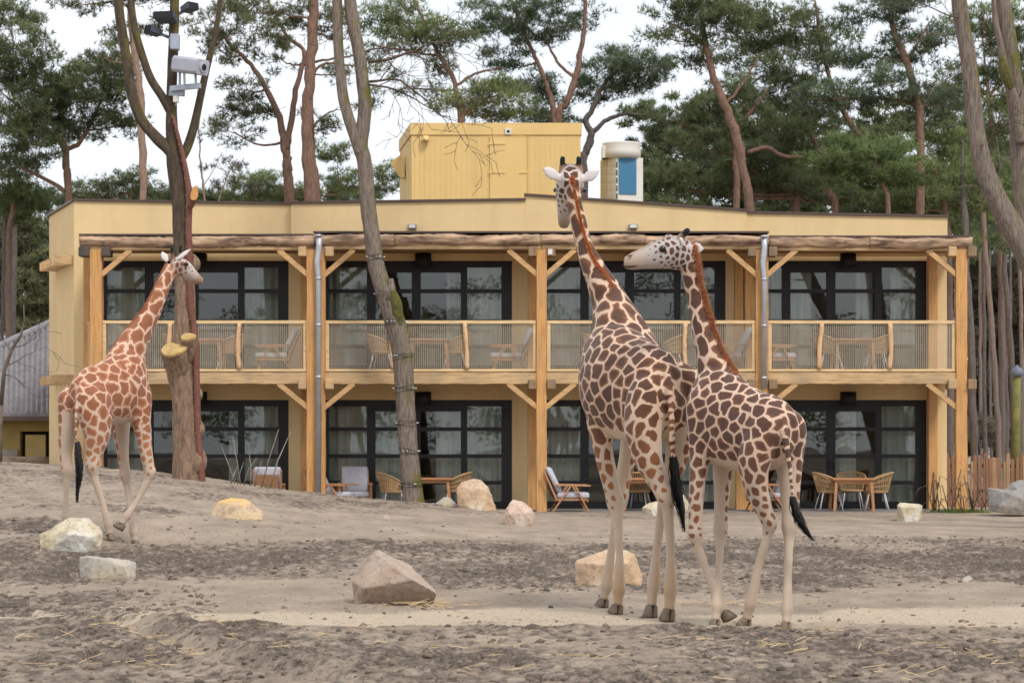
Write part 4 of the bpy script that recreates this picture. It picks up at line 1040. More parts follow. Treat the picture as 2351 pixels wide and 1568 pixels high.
pine('low pine over the roof right of the forked orange pine', 70, [[(780,480,8),(782,430,6)]], [(775,345,48,26,0,.9),(785,425,55,32,.3),(620,425,75,28,0),(690,445,60,22,.2),(880,410,45,34,0),(560,445,60,20,.2)], PINEBARK, ND_MID, 19, dens=1.1)
pine('pale bare birch over the roof right of the forked tree', 68, [[(470,470,6),(463,400,5),(458,330,4),(455,250,3)],[(500,470,4),(520,410,3),(545,365,2)],[(466,430,3),(490,390,2),(510,350,2)]], [(510,385,48,34,0,.28),(540,420,50,25,.3,.3)], PINEPALE, ND_DRY, 20, name='bare_birch')

# straight pines of the wood at the right, each its own tree
for i, (px, top, w_, Y, lean, lab) in enumerate([
    (2236,560,21,57,-16,'thick grey pine trunk beside the right corner post'), (2262,600,11,70,-4,'thin pale pine trunk right of the thick grey trunk'),
    (2292,560,16,62,-26,'pinkish leaning pine trunk in the right hand wood'), (2312,590,12,72,-6,'thin grey pine trunk behind the pinkish leaning trunk'),
    (2330,560,18,60,-22,'dark pine trunk left of the mossy lamp post'), (2347,600,12,66,-5,'slim pine trunk right of the mossy lamp post'),
    (2184,880,9,66,0,'thin grey trunk between the wall end and the corner post'), (2275,620,8,84,-3,'very thin far trunk in the right hand wood'),
    (2302,640,8,88,-2,'very thin far trunk beyond the pinkish one'), (2322,640,8,90,-2,'farthest thin trunk near the lamp post'),
    (2376,560,20,58,-15,'pine trunk cut by the right picture edge'), (2252,650,8,92,-2,'farthest thin trunk near the corner post')]):
    mat = (GREYBARK, GREYBARK, PINEPALE, GREYBARK, GREYBARK, PINEPALE)[i % 6]
    tp = 430 if i < 6 else 540
    pads = [(px+lean*1.6, tp-30, 42, 40, 0), (px+lean*1.6+30, tp+30, 36, 26, .3, .7), (px+lean*1.6-30, tp+10, 36, 26, -.2, .7)]
    pine(lab, Y, [[(px, 1000, w_), (px+lean*.45, 800, w_*.97), (px+lean, 620, w_*.9), (px+lean*1.5, tp, w_*.75)]], pads, mat, ND_BLUE if i % 2 else ND_MID, 40+i, base=px+4, group='straight pines in the right hand wood', dens=.9, links=False)
for i, (px, py, w_, Y, lab) in enumerate([(30,560,14,70,'straight trunk above the grey roof at the left edge'), (6,600,11,68,'trunk at the very left edge above the grey roof')]):
    pine(lab, Y, [[(px, 760, w_), (px+3, 600, w_), (px+6, 480, w_*.8)]], [(px+6, 470, 50, 34, 0)], GREYBARK, ND_MID, 60+i, group='trees behind the grey roofed house')
# far wood that reads as one mass
def far_mass(name, label, pads, Y, mat, seed, dens, blade=.3, width=.06):
    rng = np.random.default_rng(seed); me = tufts(pads, Y, rng, dens, blade, width); o = link(name, me, mat); return tag(o, label, kind='stuff')
rg_ = np.random.default_rng(99)
pads = [(1500+95*i+rg_.normal()*14, 270+70*j+rg_.normal()*16, 80, 44, rg_.uniform(-4, 4), .25+.2*j) for i in range(11) for j in range(4)]
far_mass('far_wood', 'far pine wood beyond the lodge roof', pads, 96, ND_DARK, 1, .75)
pads = [(2215+48*i+rg_.normal()*8, 620+55*j+rg_.normal()*10, 55, 40, rg_.uniform(-6, 6), .8) for i in range(5) for j in range(8)]
far_mass('far_wood', 'dim far wood between the straight right hand trunks', pads, 105, ND_DRY, 2, .6)
pads = [(2160+42*i, 1000+rg_.normal()*14, 42, 34, rg_.uniform(-4, 4), 1) for i in range(7)]
far_mass('far_undergrowth', 'dry undergrowth on the floor of the right hand wood', pads, 78, ND_DRY, 3, .5, .22, .03)
pads = [(-40+50*i+rg_.normal()*8, 520+50*j+rg_.normal()*10, 55, 42, rg_.uniform(-3, 3), 1) for i in range(4) for j in range(6)]
far_mass('wooded_slope', 'brown green wooded slope behind the grey roofed house', pads, 84, ND_OLIVE, 4, .55, .26, .05)
pads = [(120+80*i+rg_.normal()*10, 462+rg_.normal()*6, 60, 16, rg_.uniform(-3, 3), .8) for i in range(10)]
far_mass('far_wood', 'low line of far trees just above the roof edge at left', pads, 110, ND_BLUE, 5, .8)

# invented wood behind the viewer, added unseen to darken the reflections in the panes
rb = np.random.default_rng(12); V_ = []
bw = []
for i in range(44):
    x = -66+3*i+rb.normal(); hh = 7+6*rb.random()
    for j in range(5): bw.append((x+rb.normal()*1.6, -42+rb.normal()*4, hh*(.25+.2*j), 1.7+rb.random(), .9+.5*rb.random()))
def solid_tufts(lst, rng, n=330):
    A = np.array(lst); c = np.repeat(A[:, :3], n, 0); rad = np.repeat(np.stack([A[:, 3], A[:, 3], A[:, 4]], 1), n, 0)
    d = rng.normal(size=c.shape); d /= np.linalg.norm(d, axis=1, keepdims=True); p = c+d*rad*rng.random((len(c), 1))**.4
    a = rng.normal(size=c.shape)*.15; b = rng.normal(size=c.shape)*.15
    return np.stack([p, p+a, p+b], 1).reshape(-1, 3)
V_ = solid_tufts(bw, rb); me = fast_mesh('far_wood', V_, np.arange(len(V_)).reshape(-1, 3)); attr(me, 'tint', rb.random(len(V_)))
tag(link('far_wood', me, ND_MID), 'unseen wood added behind the viewer for the panes to mirror', kind='stuff')

# ------------------------------------------------------------------ trees standing in the paddock
def bark_tube(pts, Y, n=16, seed=0, knobs=(), amp=.05, sub=8):
    """furrowed tapering stem, (col,row,width px)"""
    rng = np.random.default_rng(seed); m = MB()
    wmax = max(q[2] for q in pts)
    if wmax > 30: n = max(n, 44); sub = max(sub, 14)
    C = catmull([(*P(q[0], q[1], Y+(q[3] if len(q) > 3 else 0)), q[2]*.5*Y/FPX) for q in pts], sub)
    V = []; rings = len(C); ph = rng.random(8)*6
    L_ = np.concatenate([[0], np.cumsum(np.linalg.norm(np.diff(C[:, :3], axis=0), axis=1))])
    q = 2*math.pi*np.arange(n)/n
    QX, QY = np.meshgrid(np.arange(n), L_)
    cyc = np.minimum(QX, n-QX)
    f1 = np.abs(fbm(cyc*.42+seed*3, QY*1.5+seed, 3, seed)-.5)*2; f2 = fbm(cyc*.15+seed, QY*.9, 3, seed+9)-.5
    rel = (f1-.35)*(.11 if n >= 44 else .03) + f2*.14
    for i in range(rings):
        p = Vector(C[i, :3]); t = (Vector(C[min(i+1, rings-1), :3])-Vector(C[max(i-1, 0), :3])).normalized()
        a = Vector((1, 0, 0)); a = (a-t*a.dot(t)).normalized(); b = t.cross(a)
        for k in range(n):
            r = C[i, 3]*(1+amp*math.sin(3*q[k]+ph[0]+i*.05)+amp*.6*math.sin(5*q[k]+ph[1]-i*.07)+rel[i, k])
            V.append(p+(a*math.cos(q[k])+b*math.sin(q[k]))*r)
    F = [(i*n+k, i*n+(k+1) % n, (i+1)*n+(k+1) % n, (i+1)*n+k) for i in range(rings-1) for k in range(n)]
    F += [tuple(reversed(range(n))), tuple((rings-1)*n+k for k in range(n))]
    m.add(V, F, True)
    return m
def knob(m, px, py, Y, r, seed):
    rng = random.Random(seed); c = P(px, py, Y)
    prof = [(r*math.sin(a)*rng.uniform(.85, 1.15), r*math.cos(a)) for a in np.linspace(.15, 3.0, 7)]
    m.lathe(prof, c, 10)
def local(o, root): o.location = -Vector(root.location); return o
# left tree carrying the projector
YT = 44.0
ft = tag(empty('forked_tree', P(435, 1098, YT)), 'sawn forked tree with a red brown strip, projector and speakers at left', 'tree')
tm = bark_tube([(434,1125,72),(432,1080,66),(428,980,62),(424,880,60),(420,810,58),(424,760,50),(424,700,46),(421,600,45)], YT, 20, 1)
for k in ((398,800,56),): tm.add(*[(lambda q: (q.v, q.f))(bark_tube([(430,985,14),(424,935,50),(415,880,56),(407,838,58,-.15),(400,806,60,-.32)], YT, 14, 3))][0], True)
for kx, ky, kr, ks in ((455,1058,24,4),(459,985,16,5),(449,606,14,6),(457,905,12,7),(452,785,11,8)):
    kq = bark_tube([(kx-8,ky+kr*1.5,kr*.8,-.05),(kx-1,ky+kr*.5,kr*1.5,-.1),(kx,ky-kr*.4,kr*1.4,-.1),(kx-6,ky-kr*1.4,kr*.7,-.05)], YT, 12, ks, amp=.1)
    local(kq.build('burl', BAREBARK, ft), ft)
local(tm.build('trunk', BAREBARK, ft), ft)
um = bark_tube([(421,605,44),(418,540,42),(415,470,40),(410,420,40),(404,375,38),(398,330,32),(394,280,27),(394,200,24),(397,110,23),(400,30,22),(401,-60,20)], YT, 14, 2)
local(um.build('upper_stem', DARKBARK, ft), ft)
for pts, s in (([(408,385,34),(392,348,30),(360,318,27),(325,275,25),(306,225,24),(294,160,22),(284,90,21),(275,40,21),(268,-50,19)], 3),
               ([(395,258,26),(372,222,20),(345,180,19),(325,125,18),(310,70,17),(302,20,16),(298,-50,14)], 4),
               ([(418,362,22),(432,335,21),(446,290,20),(460,225,18),(474,160,16),(490,95,14),(502,30,12),(508,-50,10)], 5)):
    local(bark_tube(pts, YT, 12, s).build('limb', DARKBARK, ft), ft)
sp = [(398,268,8),(408,310,12),(418,350,14),(428,400,16),(434,450,20),(433,520,19),(434,600,20),(437,690,21),(446,760,18),(450,830,19),(452,900,20),(454,980,20),(459,1050,22),(464,1110,22)]
strip = bark_tube([(a, b, w_*.78, -.17) for a, b, w_ in sp], YT, 8, 9, amp=.02)
so = local(strip.build('strip', REDSTRIP, ft), ft)
rv = MB(); C = catmull([(*P(a, b, YT-.17), w_*.39*YT/FPX) for a, b, w_ in sp], 5)
for c in C[::2]:
    for s in (-1,): rv.lathe([(.008,0),(.006,.008)], (c[0]+s*c[3]*.75, c[1]-c[3]*.72, c[2]), 6)
tag(rv.build('rivets', WHITE, so), kind='stuff')
def disc(px, py, Y, rx, rz, tilt, mat, name, parent, seed):
    rng = random.Random(seed); n = 20; c = P(px, py, Y); v = []; 
    for j, (e, q) in enumerate(((1, 0), (1, .05), (0.001, .055))):
        for k in range(n):
            a = 2*math.pi*k/n; rr = 1+.08*math.sin(3*a+seed)
            v.append(Vector((rx*rr*e*math.cos(a), rz*rr*e*math.sin(a), q)))
    f = [(i*n+k, i*n+(k+1) % n, (i+1)*n+(k+1) % n, (i+1)*n+k) for i in range(2) for k in range(n)]
    M = Matrix.Rotation(tilt[1], 3, 'Y') @ Matrix.Rotation(tilt[0], 3, 'X')
    return local(MB().add([M@x+c for x in v], f).build(name, mat, parent), parent)
disc(400, 805, YT-.33, .262, .262, (R(31), R(-10)), CUTWOOD, 'cut_face', ft, 1)
tm2 = bark_tube([(434,830,20,-.12),(434,800,34,-.2),(433,778,34,-.3)], YT, 12, 5); local(tm2.build('branch_stub', BAREBARK, ft), ft)
disc(433, 777, YT-.31, .148, .148, (R(28), R(-4)), CUTWOOD, 'cut_face', ft, 2)
kb = bark_tube([(436,475,16,-.2),(444,455,15,-.25),(447,446,15,-.3)], YT, 10, 3); local(kb.build('branch_stub', REDSTRIP, ft), ft)
disc(447, 446, YT-.36, .07, .15, (R(80), R(10)), CUTORNG, 'cut_face', ft, 3)

# leaning tree in the middle with light strings
YM = on_ground(948, 1148).y
mt_ = tag(empty('leaning_tree', P(948, 1146, YM)), 'bent grey brown tree trunk wrapped in wires in front of the lodge', 'tree')
MT = [(a, b, c*.86) for a, b, c in [(950,1165,66),(946,1130,58),(940,1060,53),(934,980,51),(930,900,53),(926,830,54),(917,775,54),(902,725,54),(882,670,48),(864,610,45),(855,550,43),(848,490,42),(842,430,40),(836,370,40),(828,335,40),(834,290,36),(838,240,35),(832,180,34),(822,110,34),(808,40,34),(798,-60,30)]]
local(bark_tube(MT, YM, 22, 11, amp=.035).build('trunk', OAKBARK, mt_), mt_)
local(bark_tube([(830,350,34),(816,315,28),(800,270,26),(788,220,25),(780,150,24),(776,80,23),(774,0,22),(773,-60,20)], YM, 14, 12).build('limb', OAKBARK, mt_), mt_)
local(MB().tube([P(893,690,YM-.1), P(899,660,YM-.1), P(897,640,YM-.1)], [.13,.10,.06], 9, .15).build('stub', OAKBARK, mt_), mt_)
MOSS = m_plain('moss_cushion', (0.14, 0.13, 0.035), (0.06, 0.055, 0.02), 0.95, 14, bmp=0.8, dist=.02)
ms = bark_tube([(900,668,16,-.16),(908,690,26,-.16),(913,715,28,-.15),(914,745,20,-.14),(910,770,10,-.14)], YM, 10, 5, amp=.16)
local(ms.build('moss', MOSS, mt_), mt_)
# wiry branches reaching right over the roof
rngb = np.random.default_rng(31)
def twig(x, y, dx, dy, L_, w_, depth):
    pts = [(x, y, w_, 0)]; ang = math.atan2(dy, dx); n = max(3, int(L_/22))
    for i in range(n):
        ang += rngb.normal()*.2+.045; x += math.cos(ang)*L_/n; y += math.sin(ang)*L_/n
        pts.append((x, y, max(1.1, w_*(1-.8*(i+1)/n)), rngb.normal()*.15))
        if depth and rngb.random() < .75:
            a2 = ang+rngb.choice([-1, 1])*rngb.uniform(.4, .9); twig(x, y, math.cos(a2), math.sin(a2), L_*(.35+.25*rngb.random()), max(1.3, w_*.45*(1-.5*i/n)), depth-1)
    bl_.append(pts)
def boughs(root, Y, specs):
    global bl_
    for sp_ in specs:
        bl_ = []; twig(*sp_); m = MB()
        for p in bl_: m.tube([P(a, b, Y+c) for a, b, w_, c in p], [w_*.5*Y/FPX for a, b, w_, c in p], 5)
        local(m.build('branch', TWIG, root), root)
boughs(mt_, YM, [(845,142,1,-.05,220,9,3), (848,188,1,.25,240,7,3), (845,195,.9,.5,230,6,3), (780,90,-1,-.2,90,5,2), (835,120,1,-.5,110,5,2), (830,360,.8,.3,40,3,1)])
# wires with little lamps wound round the trunk
WIRE = m_plain('dark_wire', (0.03, 0.03, 0.03), None, 0.6, 5, bmp=0)
BULB = m_plain('clear_bulb', (0.7, 0.72, 0.75), None, 0.2, 5, bmp=0)
CM = catmull([(*P(q[0], q[1], YM), q[2]*.5*YM/FPX) for q in MT], 10)
for i, (py, pos) in enumerate(((592,'highest'),(678,'second'),(738,'third'),(818,'fourth'),(895,'fifth'),(970,'sixth'),(1040,'seventh'),(1112,'lowest'))):
    zc = EYE-(py-HZ)*YM/FPX; j = int(np.argmin(np.abs(CM[:, 2]-zc))); c = CM[j]; r = c[3]*1.045
    ls = tag(empty('light_string', c[:3]), 'wire ring with little lamps on the leaning trunk, %s from the top' % pos if pos not in ('highest','lowest') else 'wire ring with little lamps, the %s on the leaning trunk' % pos, 'light string', 'wire light rings on the leaning tree')
    m = MB()
    for q in range(3):
        rg2 = random.Random(i*5+q); z0 = (q-1)*.05; tl = rg2.uniform(-.06, .06)
        m.tube([(r*math.cos(a), r*math.sin(a), z0+tl*math.cos(a)+rg2.uniform(-.012, .012)) for a in np.linspace(0, 2*math.pi, 25)], .0045, 5)
    m.build('wire', WIRE, ls)
    for q in range(6):
        a = random.Random(i*11+q).uniform(0, 6.28)
        MB().tube([(r*math.cos(a), r*math.sin(a), 0), ((r+.05)*math.cos(a), (r+.05)*math.sin(a), .02)], [.009, .011], 7).build('bulb', BULB, ls)

# leaning trunks at the right edge
YR = 40.0
rt_ = tag(empty('leaning_tree', P(2560, 1190, YR)), 'tall grey brown trunk leaning in from the right edge', 'tree')
local(bark_tube([(2575,1215,74),(2520,1000,68),(2455,800,62),(2395,660,58),(2340,550,54),(2290,460,49),(2257,380,44),(2241,300,40),(2231,200,38),(2220,110,36),(2206,30,35),(2196,-60,33)], YR, 20, 21, amp=.03).build('trunk', OAKBARK, rt_), rt_)
boughs(rt_, YR, [(2215,80,-1,.3,150,4,3), (2210,40,-1,.1,190,4,3), (2240,300,.9,-.3,140,5,3), (2232,200,.7,.3,110,4,3), (2275,430,-1,.2,90,5,2), (2225,150,-.8,.6,120,3,2)])
r2 = tag(empty('leaning_tree', P(2440, 1190, YR+3)), 'mossy upright trunk at the right edge', 'tree')
local(bark_tube([(2440,1215,70),(2420,900,62),(2385,700,56),(2360,520,50),(2345,380,46),(2335,250,42),(2318,120,40),(2300,0,36),(2290,-60,32)], YR+3, 16, 22, amp=.03).build('trunk', OAKBARK, r2), r2)
local(bark_tube([(2345,330,20),(2330,240,24),(2312,180,22),(2300,120,18),(2285,40,14),(2280,-50,10)], YR+2.8, 12, 23).build('limb', OAKBARK, r2), r2)
local(bark_tube([(2322,205,14,-.1),(2312,180,26,-.1),(2304,155,24,-.1),(2300,130,10,-.1)], YR+2.6, 10, 6, amp=.15).build('moss', MOSS, r2), r2)
boughs(r2, YR+2.9, [(2340,240,.2,-1,140,4,3), (2320,110,-1,.5,120,3,3), (2340,350,-1,.7,90,4,2), (2330,60,-.8,.2,110,3,3)])
# bare branchy sapling in front of the grey roof
bl_ = [[(2,930,10,0),(10,850,9,0),(28,800,8,0),(48,770,6,0),(56,735,4,0),(54,700,3,0)]]
twig(30,798,1,-.3,80,3,2); twig(14,840,.8,-.4,100,3,2); twig(10,860,1,.2,90,3,2); twig(25,805,-.6,-.8,50,3,1)
sp_ = tag(empty('bare_sapling', P(5, 1063, 47)), 'bare dark branch in front of the grey roof at left', 'tree'); bl_.append([(0,1075,12,0),(0,1000,11,0),(2,930,10,0)])
mm = MB()
for p in bl_: mm.tube([P(a, b, 47+c) for a, b, w_, c in p], [w_*.5*47/FPX for a, b, w_, c in p], 6)
local(mm.build('branches', TWIG, sp_), sp_)
# bare stems at the mound edge in front of the left doors
SHRUB = m_plain('pale_stem', (0.33, 0.29, 0.24), (0.2, 0.17, 0.14), 0.9, 6, bmp=0)
sh = tag(empty('bare_shrub', P(570, 1115, 45.5)), 'bare thin upright stems right of the forked trunk', 'shrub')
mm = MB(); rq = random.Random(4)
for x0, x1, yt in ((540,508,1025),(552,535,1010),(560,590,1050),(575,572,1040),(600,640,985),(545,560,1060),(585,600,1060),(620,668,990),(530,545,1070),(610,590,1075)):
    b0 = 1098+ (x0-500)*.12
    mm.tube([P(x0, b0+8, 45.5), P(x0*.6+x1*.4+rq.uniform(-3, 3), b0*.55+yt*.45, 45.5), P(x1, yt, 45.5+rq.uniform(-.3, .3))], [.016, .012, .005], 5)
local(mm.build('stems', SHRUB, sh), sh)
# ------------------------------------------------------------------ grey roofed house at the left
HW = m_plain('ochre_wall', (0.36, 0.26, 0.09), (0.28, 0.2, 0.07), 0.9, 3, bmp=0.1)
TILE = m_plain('grey_roof_tile', (0.30, 0.28, 0.30), (0.20, 0.19, 0.205), 0.8, 5, bmp=0.2)
YH = 60.0; kh = YH/FPX
hs_ = tag(empty('grey_roofed_house', P(30, 1055, YH)), 'small ochre house with a grey ribbed roof at the left edge', 'house')
def hp(mb, name, mat, parent=None):
    o = mb.build(name, mat, parent or hs_)
    if parent is None: o.location = -Vector(hs_.location)
    return o
HX = lambda px: (px-1175.5)*kh
HZz = lambda py: EYE-(py-HZ)*kh
hp(MB().box(HX(-160), HX(46), YH, YH+.3, .3, HZz(962)), 'wall', HW)
hp(MB().box(HX(46), HX(200), YH+.002, YH+.3, HZz(990), HZz(962)), 'wall', HW)
hp(MB().box(HX(-160), HX(200), YH+1.2, YH+1.4, .3, HZz(962)), 'back_wall', m_plain('shed_inside', (.05,.045,.04), None, .9, 3, bmp=0))
hp(MB().box(HX(60), HX(106), YH-.1, YH-.03, .5, HZz(998)), 'door', m_plain('ochre_door', (0.42,0.30,0.12), (.36,.26,.1), .8, 3, bmp=0))
hp(MB().box(HX(-160), HX(42), YH-.12, YH-.01, .3, HZz(1032)), 'plinth', CONC)
# roof: ribs up the slope, ridge slanting
def roofpt(px, t): # t 0 eave .. 1 ridge
    r0 = 952; r1 = 800-(px-0)*.45
    return P(px, r0*(1-t)+r1*t, YH-.5+t*4.2)
for i in range(30):
    px = -160+12*i
    m = MB(); a0, a1 = roofpt(px, 0), roofpt(px, 1); b0, b1 = roofpt(px+12, 0), roofpt(px+12, 1)
    up = Vector((0, -.05, .09)); mid0, mid1 = (a0+b0)/2+up, (a1+b1)/2+up
    sk = Vector((.0, 0, 0))
    m.add([a0, mid0, b0, b1, mid1, a1], [(0, 1, 4, 5), (1, 2, 3, 4)])
    m.add([a0-Vector((0,0,.12)), b0-Vector((0,0,.12)), b0, a0, mid0], [(0, 1, 2, 4, 3)])
    hp(m, 'roof_rib', TILE)
m = MB(); m.tube([roofpt(px, 1.0)+Vector((0, 0, .06)) for px in range(-160, 200, 30)], .13, 8); hp(m, 'ridge', TILE)
hp(MB().box(HX(-160), HX(200), YH-.52, YH-.45, HZz(966), HZz(956)), 'gutter', FLASH)
for px in (78, 90, 100, 118):
    pass

# ------------------------------------------------------------------ projector, loudspeakers and boxes on the forked tree
PG = m_plain('projector_grey', (0.42, 0.43, 0.49), (0.37, 0.38, 0.44), 0.5, 4, bmp=0)
SPK = m_plain('speaker_slate', (0.075, 0.085, 0.11), (0.06, 0.068, 0.09), 0.55, 5, bmp=0)
STEEL = m_plain('steel_bracket', (0.40, 0.43, 0.50), (0.33, 0.36, 0.42), 0.4, 5, bmp=0, metal=.3)
kt = YT/FPX
pj = tag(empty('projector', P(438, 155, YT-.35)), 'grey video projector on a bracket high on the forked tree', 'projector')
W = lambda px, py, dy: Vector(P(px, py, YT-.35))+Vector((0, dy, 0))-Vector(pj.location)
a, b = W(404,146,.1), W(470,160,-.25)
d = (b-a).normalized(); u = Vector((0,0,1)); u = (u-d*u.dot(d)).normalized(); s = d.cross(u)
m = MB(); hs2, hu = .19, .155
rings = []
for t, q in ((0,.82),(.06,1),(.8,1),(.86,.96),(1,.96)):
    c = a+(b-a)*t
    rings.append([c+s*hs2*q*x+u*hu*q*y for x, y in ((-1,-.7),(-.8,-1),(.8,-1),(1,-.7),(1,.7),(.8,1),(-.8,1),(-1,.7))])
vv = [x for r_ in rings for x in r_]; ff = [(i*8+k, i*8+(k+1) % 8, (i+1)*8+(k+1) % 8, (i+1)*8+k) for i in range(4) for k in range(8)]+[tuple(reversed(range(8))), tuple(32+k for k in range(8))]
m.add(vv, ff); m.build('housing', PG, pj)
MB().tube([b-d*.02, b+d*.03], [.11, .10], 16).build('lens_barrel', PG, pj)
MB().tube([b+d*.0, b+d*.035], [.07, .066], 14).build('lens', BLACK, pj)
m = MB()
for k in range(6): m.bar(a+d*(.07+k*.022)-s*hs2*1.004-u*.03, a+d*(.07+k*.022)-s*hs2*1.004+u*.07, .006, .012)
m.build('vent', ACDARK, pj)
m = MB()
for (p1, p2) in (((424,150,-.12),(426,196,-.12)),((450,156,-.12),(452,200,-.12)),((412,160,.05),(412,196,.05))): m.bar(W(*p1), W(*p2), .045, .04)
m.bar(W(390,202,.12), W(462,200,-.15), .08, .10); m.bar(W(386,210,.22), W(420,212,.15), .1, .12)
m.build('bracket', STEEL, pj)
def box_on(name, label, cat, px, py, w_, h_, dp, dy, rz, rx, mat, parts=True, group=None):
    o = tag(empty(name, P(px, py, YT+dy)), label, cat, group); o.rotation_euler = (rx, 0, rz)
    MB().prism([(-w_*.5,-dp,-h_*.5),(w_*.5,-dp,-h_*.5),(w_*.42,0,-h_*.38),(-w_*.42,0,-h_*.38),(-w_*.5,-dp,h_*.5),(w_*.5,-dp,h_*.5),(w_*.42,0,h_*.38),(-w_*.42,0,h_*.38)]).build('housing', mat, o, .012)
    if parts:
        MB().box(-w_*.45, w_*.45, -dp-.006, -dp-.001, -h_*.42, h_*.42).build('front_grille', BLACK, o)
        MB().bar((0, 0, 0), (0, .22, 0), .05).build('bracket', STEEL, o)
    return o
gsp = 'loudspeakers on the forked tree'
box_on('loudspeaker', 'slate grey wide loudspeaker above the projector', 'speaker', 387, 50, .45, .15, .3, -.1, R(-12), R(-18), SPK, group=gsp)
box_on('loudspeaker', 'dark loudspeaker pointing left above the projector', 'speaker', 367, 78, .28, .16, .28, -.05, R(-50), R(-14), SPK, group=gsp)
box_on('loudspeaker', 'dark loudspeaker at the top right of the forked tree', 'speaker', 424, 25, .28, .15, .28, -.05, R(48), R(-14), SPK, group=gsp)
jb = tag(empty('junction_box', P(402, 97, YT-.2)), 'grey junction box on the stem above the projector', 'box')
MB().box(-.085, .085, -.1, .1, -.16, .15).build('housing', STEEL, jb, .012); MB().tube([(-.06,-.02,-.15),(-.12,-.02,-.05),(-.11,-.02,.08),(-.05,-.02,.12)], .008, 5).build('cable', WHITE, jb)
j2 = tag(empty('junction_box', P(404, 228, YT-.2)), 'small white box on the stem below the projector', 'box')
MB().box(-.05, .05, -.06, .06, -.07, .06).build('housing', WHITE, j2, .01); MB().tube([(0,0,-.07),(0,0,-.14)], .008, 5).build('cable', WHITE, j2)

# ------------------------------------------------------------------ picket fence at the right
PICK = m_wood('red_brown_picket', (0.27, 0.145, 0.085), (0.15, 0.08, 0.048), 'Z')
PICK2 = m_wood('tan_picket', (0.36, 0.235, 0.135), (0.22, 0.135, 0.075), 'Z')
YP = 53.5; kp = YP/FPX
fe = tag(empty('picket_fence', P(2270, 1150, YP)), 'low rough wooden picket fence right of the lodge', 'fence')
rp = random.Random(8)
for i in range(22):
    px = 2172+i*9.6+rp.uniform(-1.5, 1.5); top = 1050+rp.uniform(-8, 12) if rp.random() < .8 else 1040
    p = P(px, 1170, YP); w_ = rp.uniform(.035, .06); zt = EYE-(top-HZ)*kp
    o = MB().prism([(-w_,0,-.2),(w_,0,-.2),(w_,.06,-.2),(-w_,.06,-.2),(-w_*.9,0,zt),(w_*.8,0,zt-rp.uniform(0,.06)),(w_*.8,.06,zt-.01),(-w_*.9,.06,zt)]).build('picket', PICK if rp.random() < .6 else PICK2, fe)
    o.location = Vector((p.x, YP+rp.uniform(-.02, .02), 0))-Vector(fe.location); o.rotation_euler = (0, rp.uniform(-.03, .03), 0)
for z in (.35, .95):
    local(MB().box(P(2170,1100,YP).x, P(2400,1100,YP).x, YP+.07, YP+.12, z, z+.09).build('rail', PICK, fe), fe)
# mossy lamp post with a dome
MOSSP = m_plain('mossy_post', (0.21, 0.20, 0.07), (0.13, 0.125, 0.05), 0.9, 6, bmp=0.3)
lp = tag(empty('lamp_post', P(2334, 1060, 56)), 'mossy wooden lamp post with a blue grey dome in the right hand wood', 'lamp post')
zt = P(2334, 862, 56).z
local(MB().tube([P(2334,1190,56), P(2333,1000,56), P(2335,862,56)], [.12,.11,.1], 10, .04).build('post', MOSSP, lp), lp)
dm = local(MB().lathe([(.10,-.03),(.15,.0),(.16,.06),(.15,.12),(.11,.18),(.05,.21),(.04,.25),(.005,.27)], (P(2335,862,56).x, 56, zt), 16).build('dome', m_plain('lamp_blue_grey', (.16,.19,.25), None, .4, 5, bmp=0), lp), lp)
# scruffy grass and brambles at the right corner
def blades(cx, n, spread, hgt, seed, Y=49.6):
    rng = np.random.default_rng(seed); V = []; F = []; T = []
    for i in range(n):
        px = cx+rng.normal()*spread; y = Y+rng.normal()*.15; x = (px-1175.5)*Y/FPX
        L_ = hgt*(.4+rng.random()); d = np.array([rng.normal()*.4, rng.normal()*.3, 1.0]); d /= np.linalg.norm(d); b0 = np.array([x, y, -.03])
        k = len(V)*3; V.append(np.stack([b0-[.006,0,0], b0+[.006,0,0], b0+d*L_])); F.append((k, k+1, k+2)); T += [rng.random()]*3
    me = fast_mesh('grass', np.concatenate(V), np.array(F)); attr(me, 'tint', T); return me
tag(link('grass_tuft', blades(2205, 1500, 34, .12, 2), m_needles('grass_green', (.05,.075,.02), (.16,.22,.05))), 'green grass at the foot of the right corner post', kind='stuff')
br_ = tag(empty('bramble', P(2230, 1165, 49.4)), 'arching dry bramble stems at the right corner post', 'shrub')
mm = MB(); rq = random.Random(9)
for i in range(26):
    x0 = rq.uniform(2140, 2300); dx = rq.uniform(-50, 60); hh = rq.uniform(20, 95)
    mm.tube([P(x0,1172,49.4+rq.uniform(-.2,.4)), P(x0+dx*.4,1172-hh,49.4), P(x0+dx*.8,1172-hh*.9,49.4), P(x0+dx*1.2,1172-hh*.4,49.4)], [.012,.01,.008,.004], 5)
local(mm.build('stems', TWIG, br_), br_)
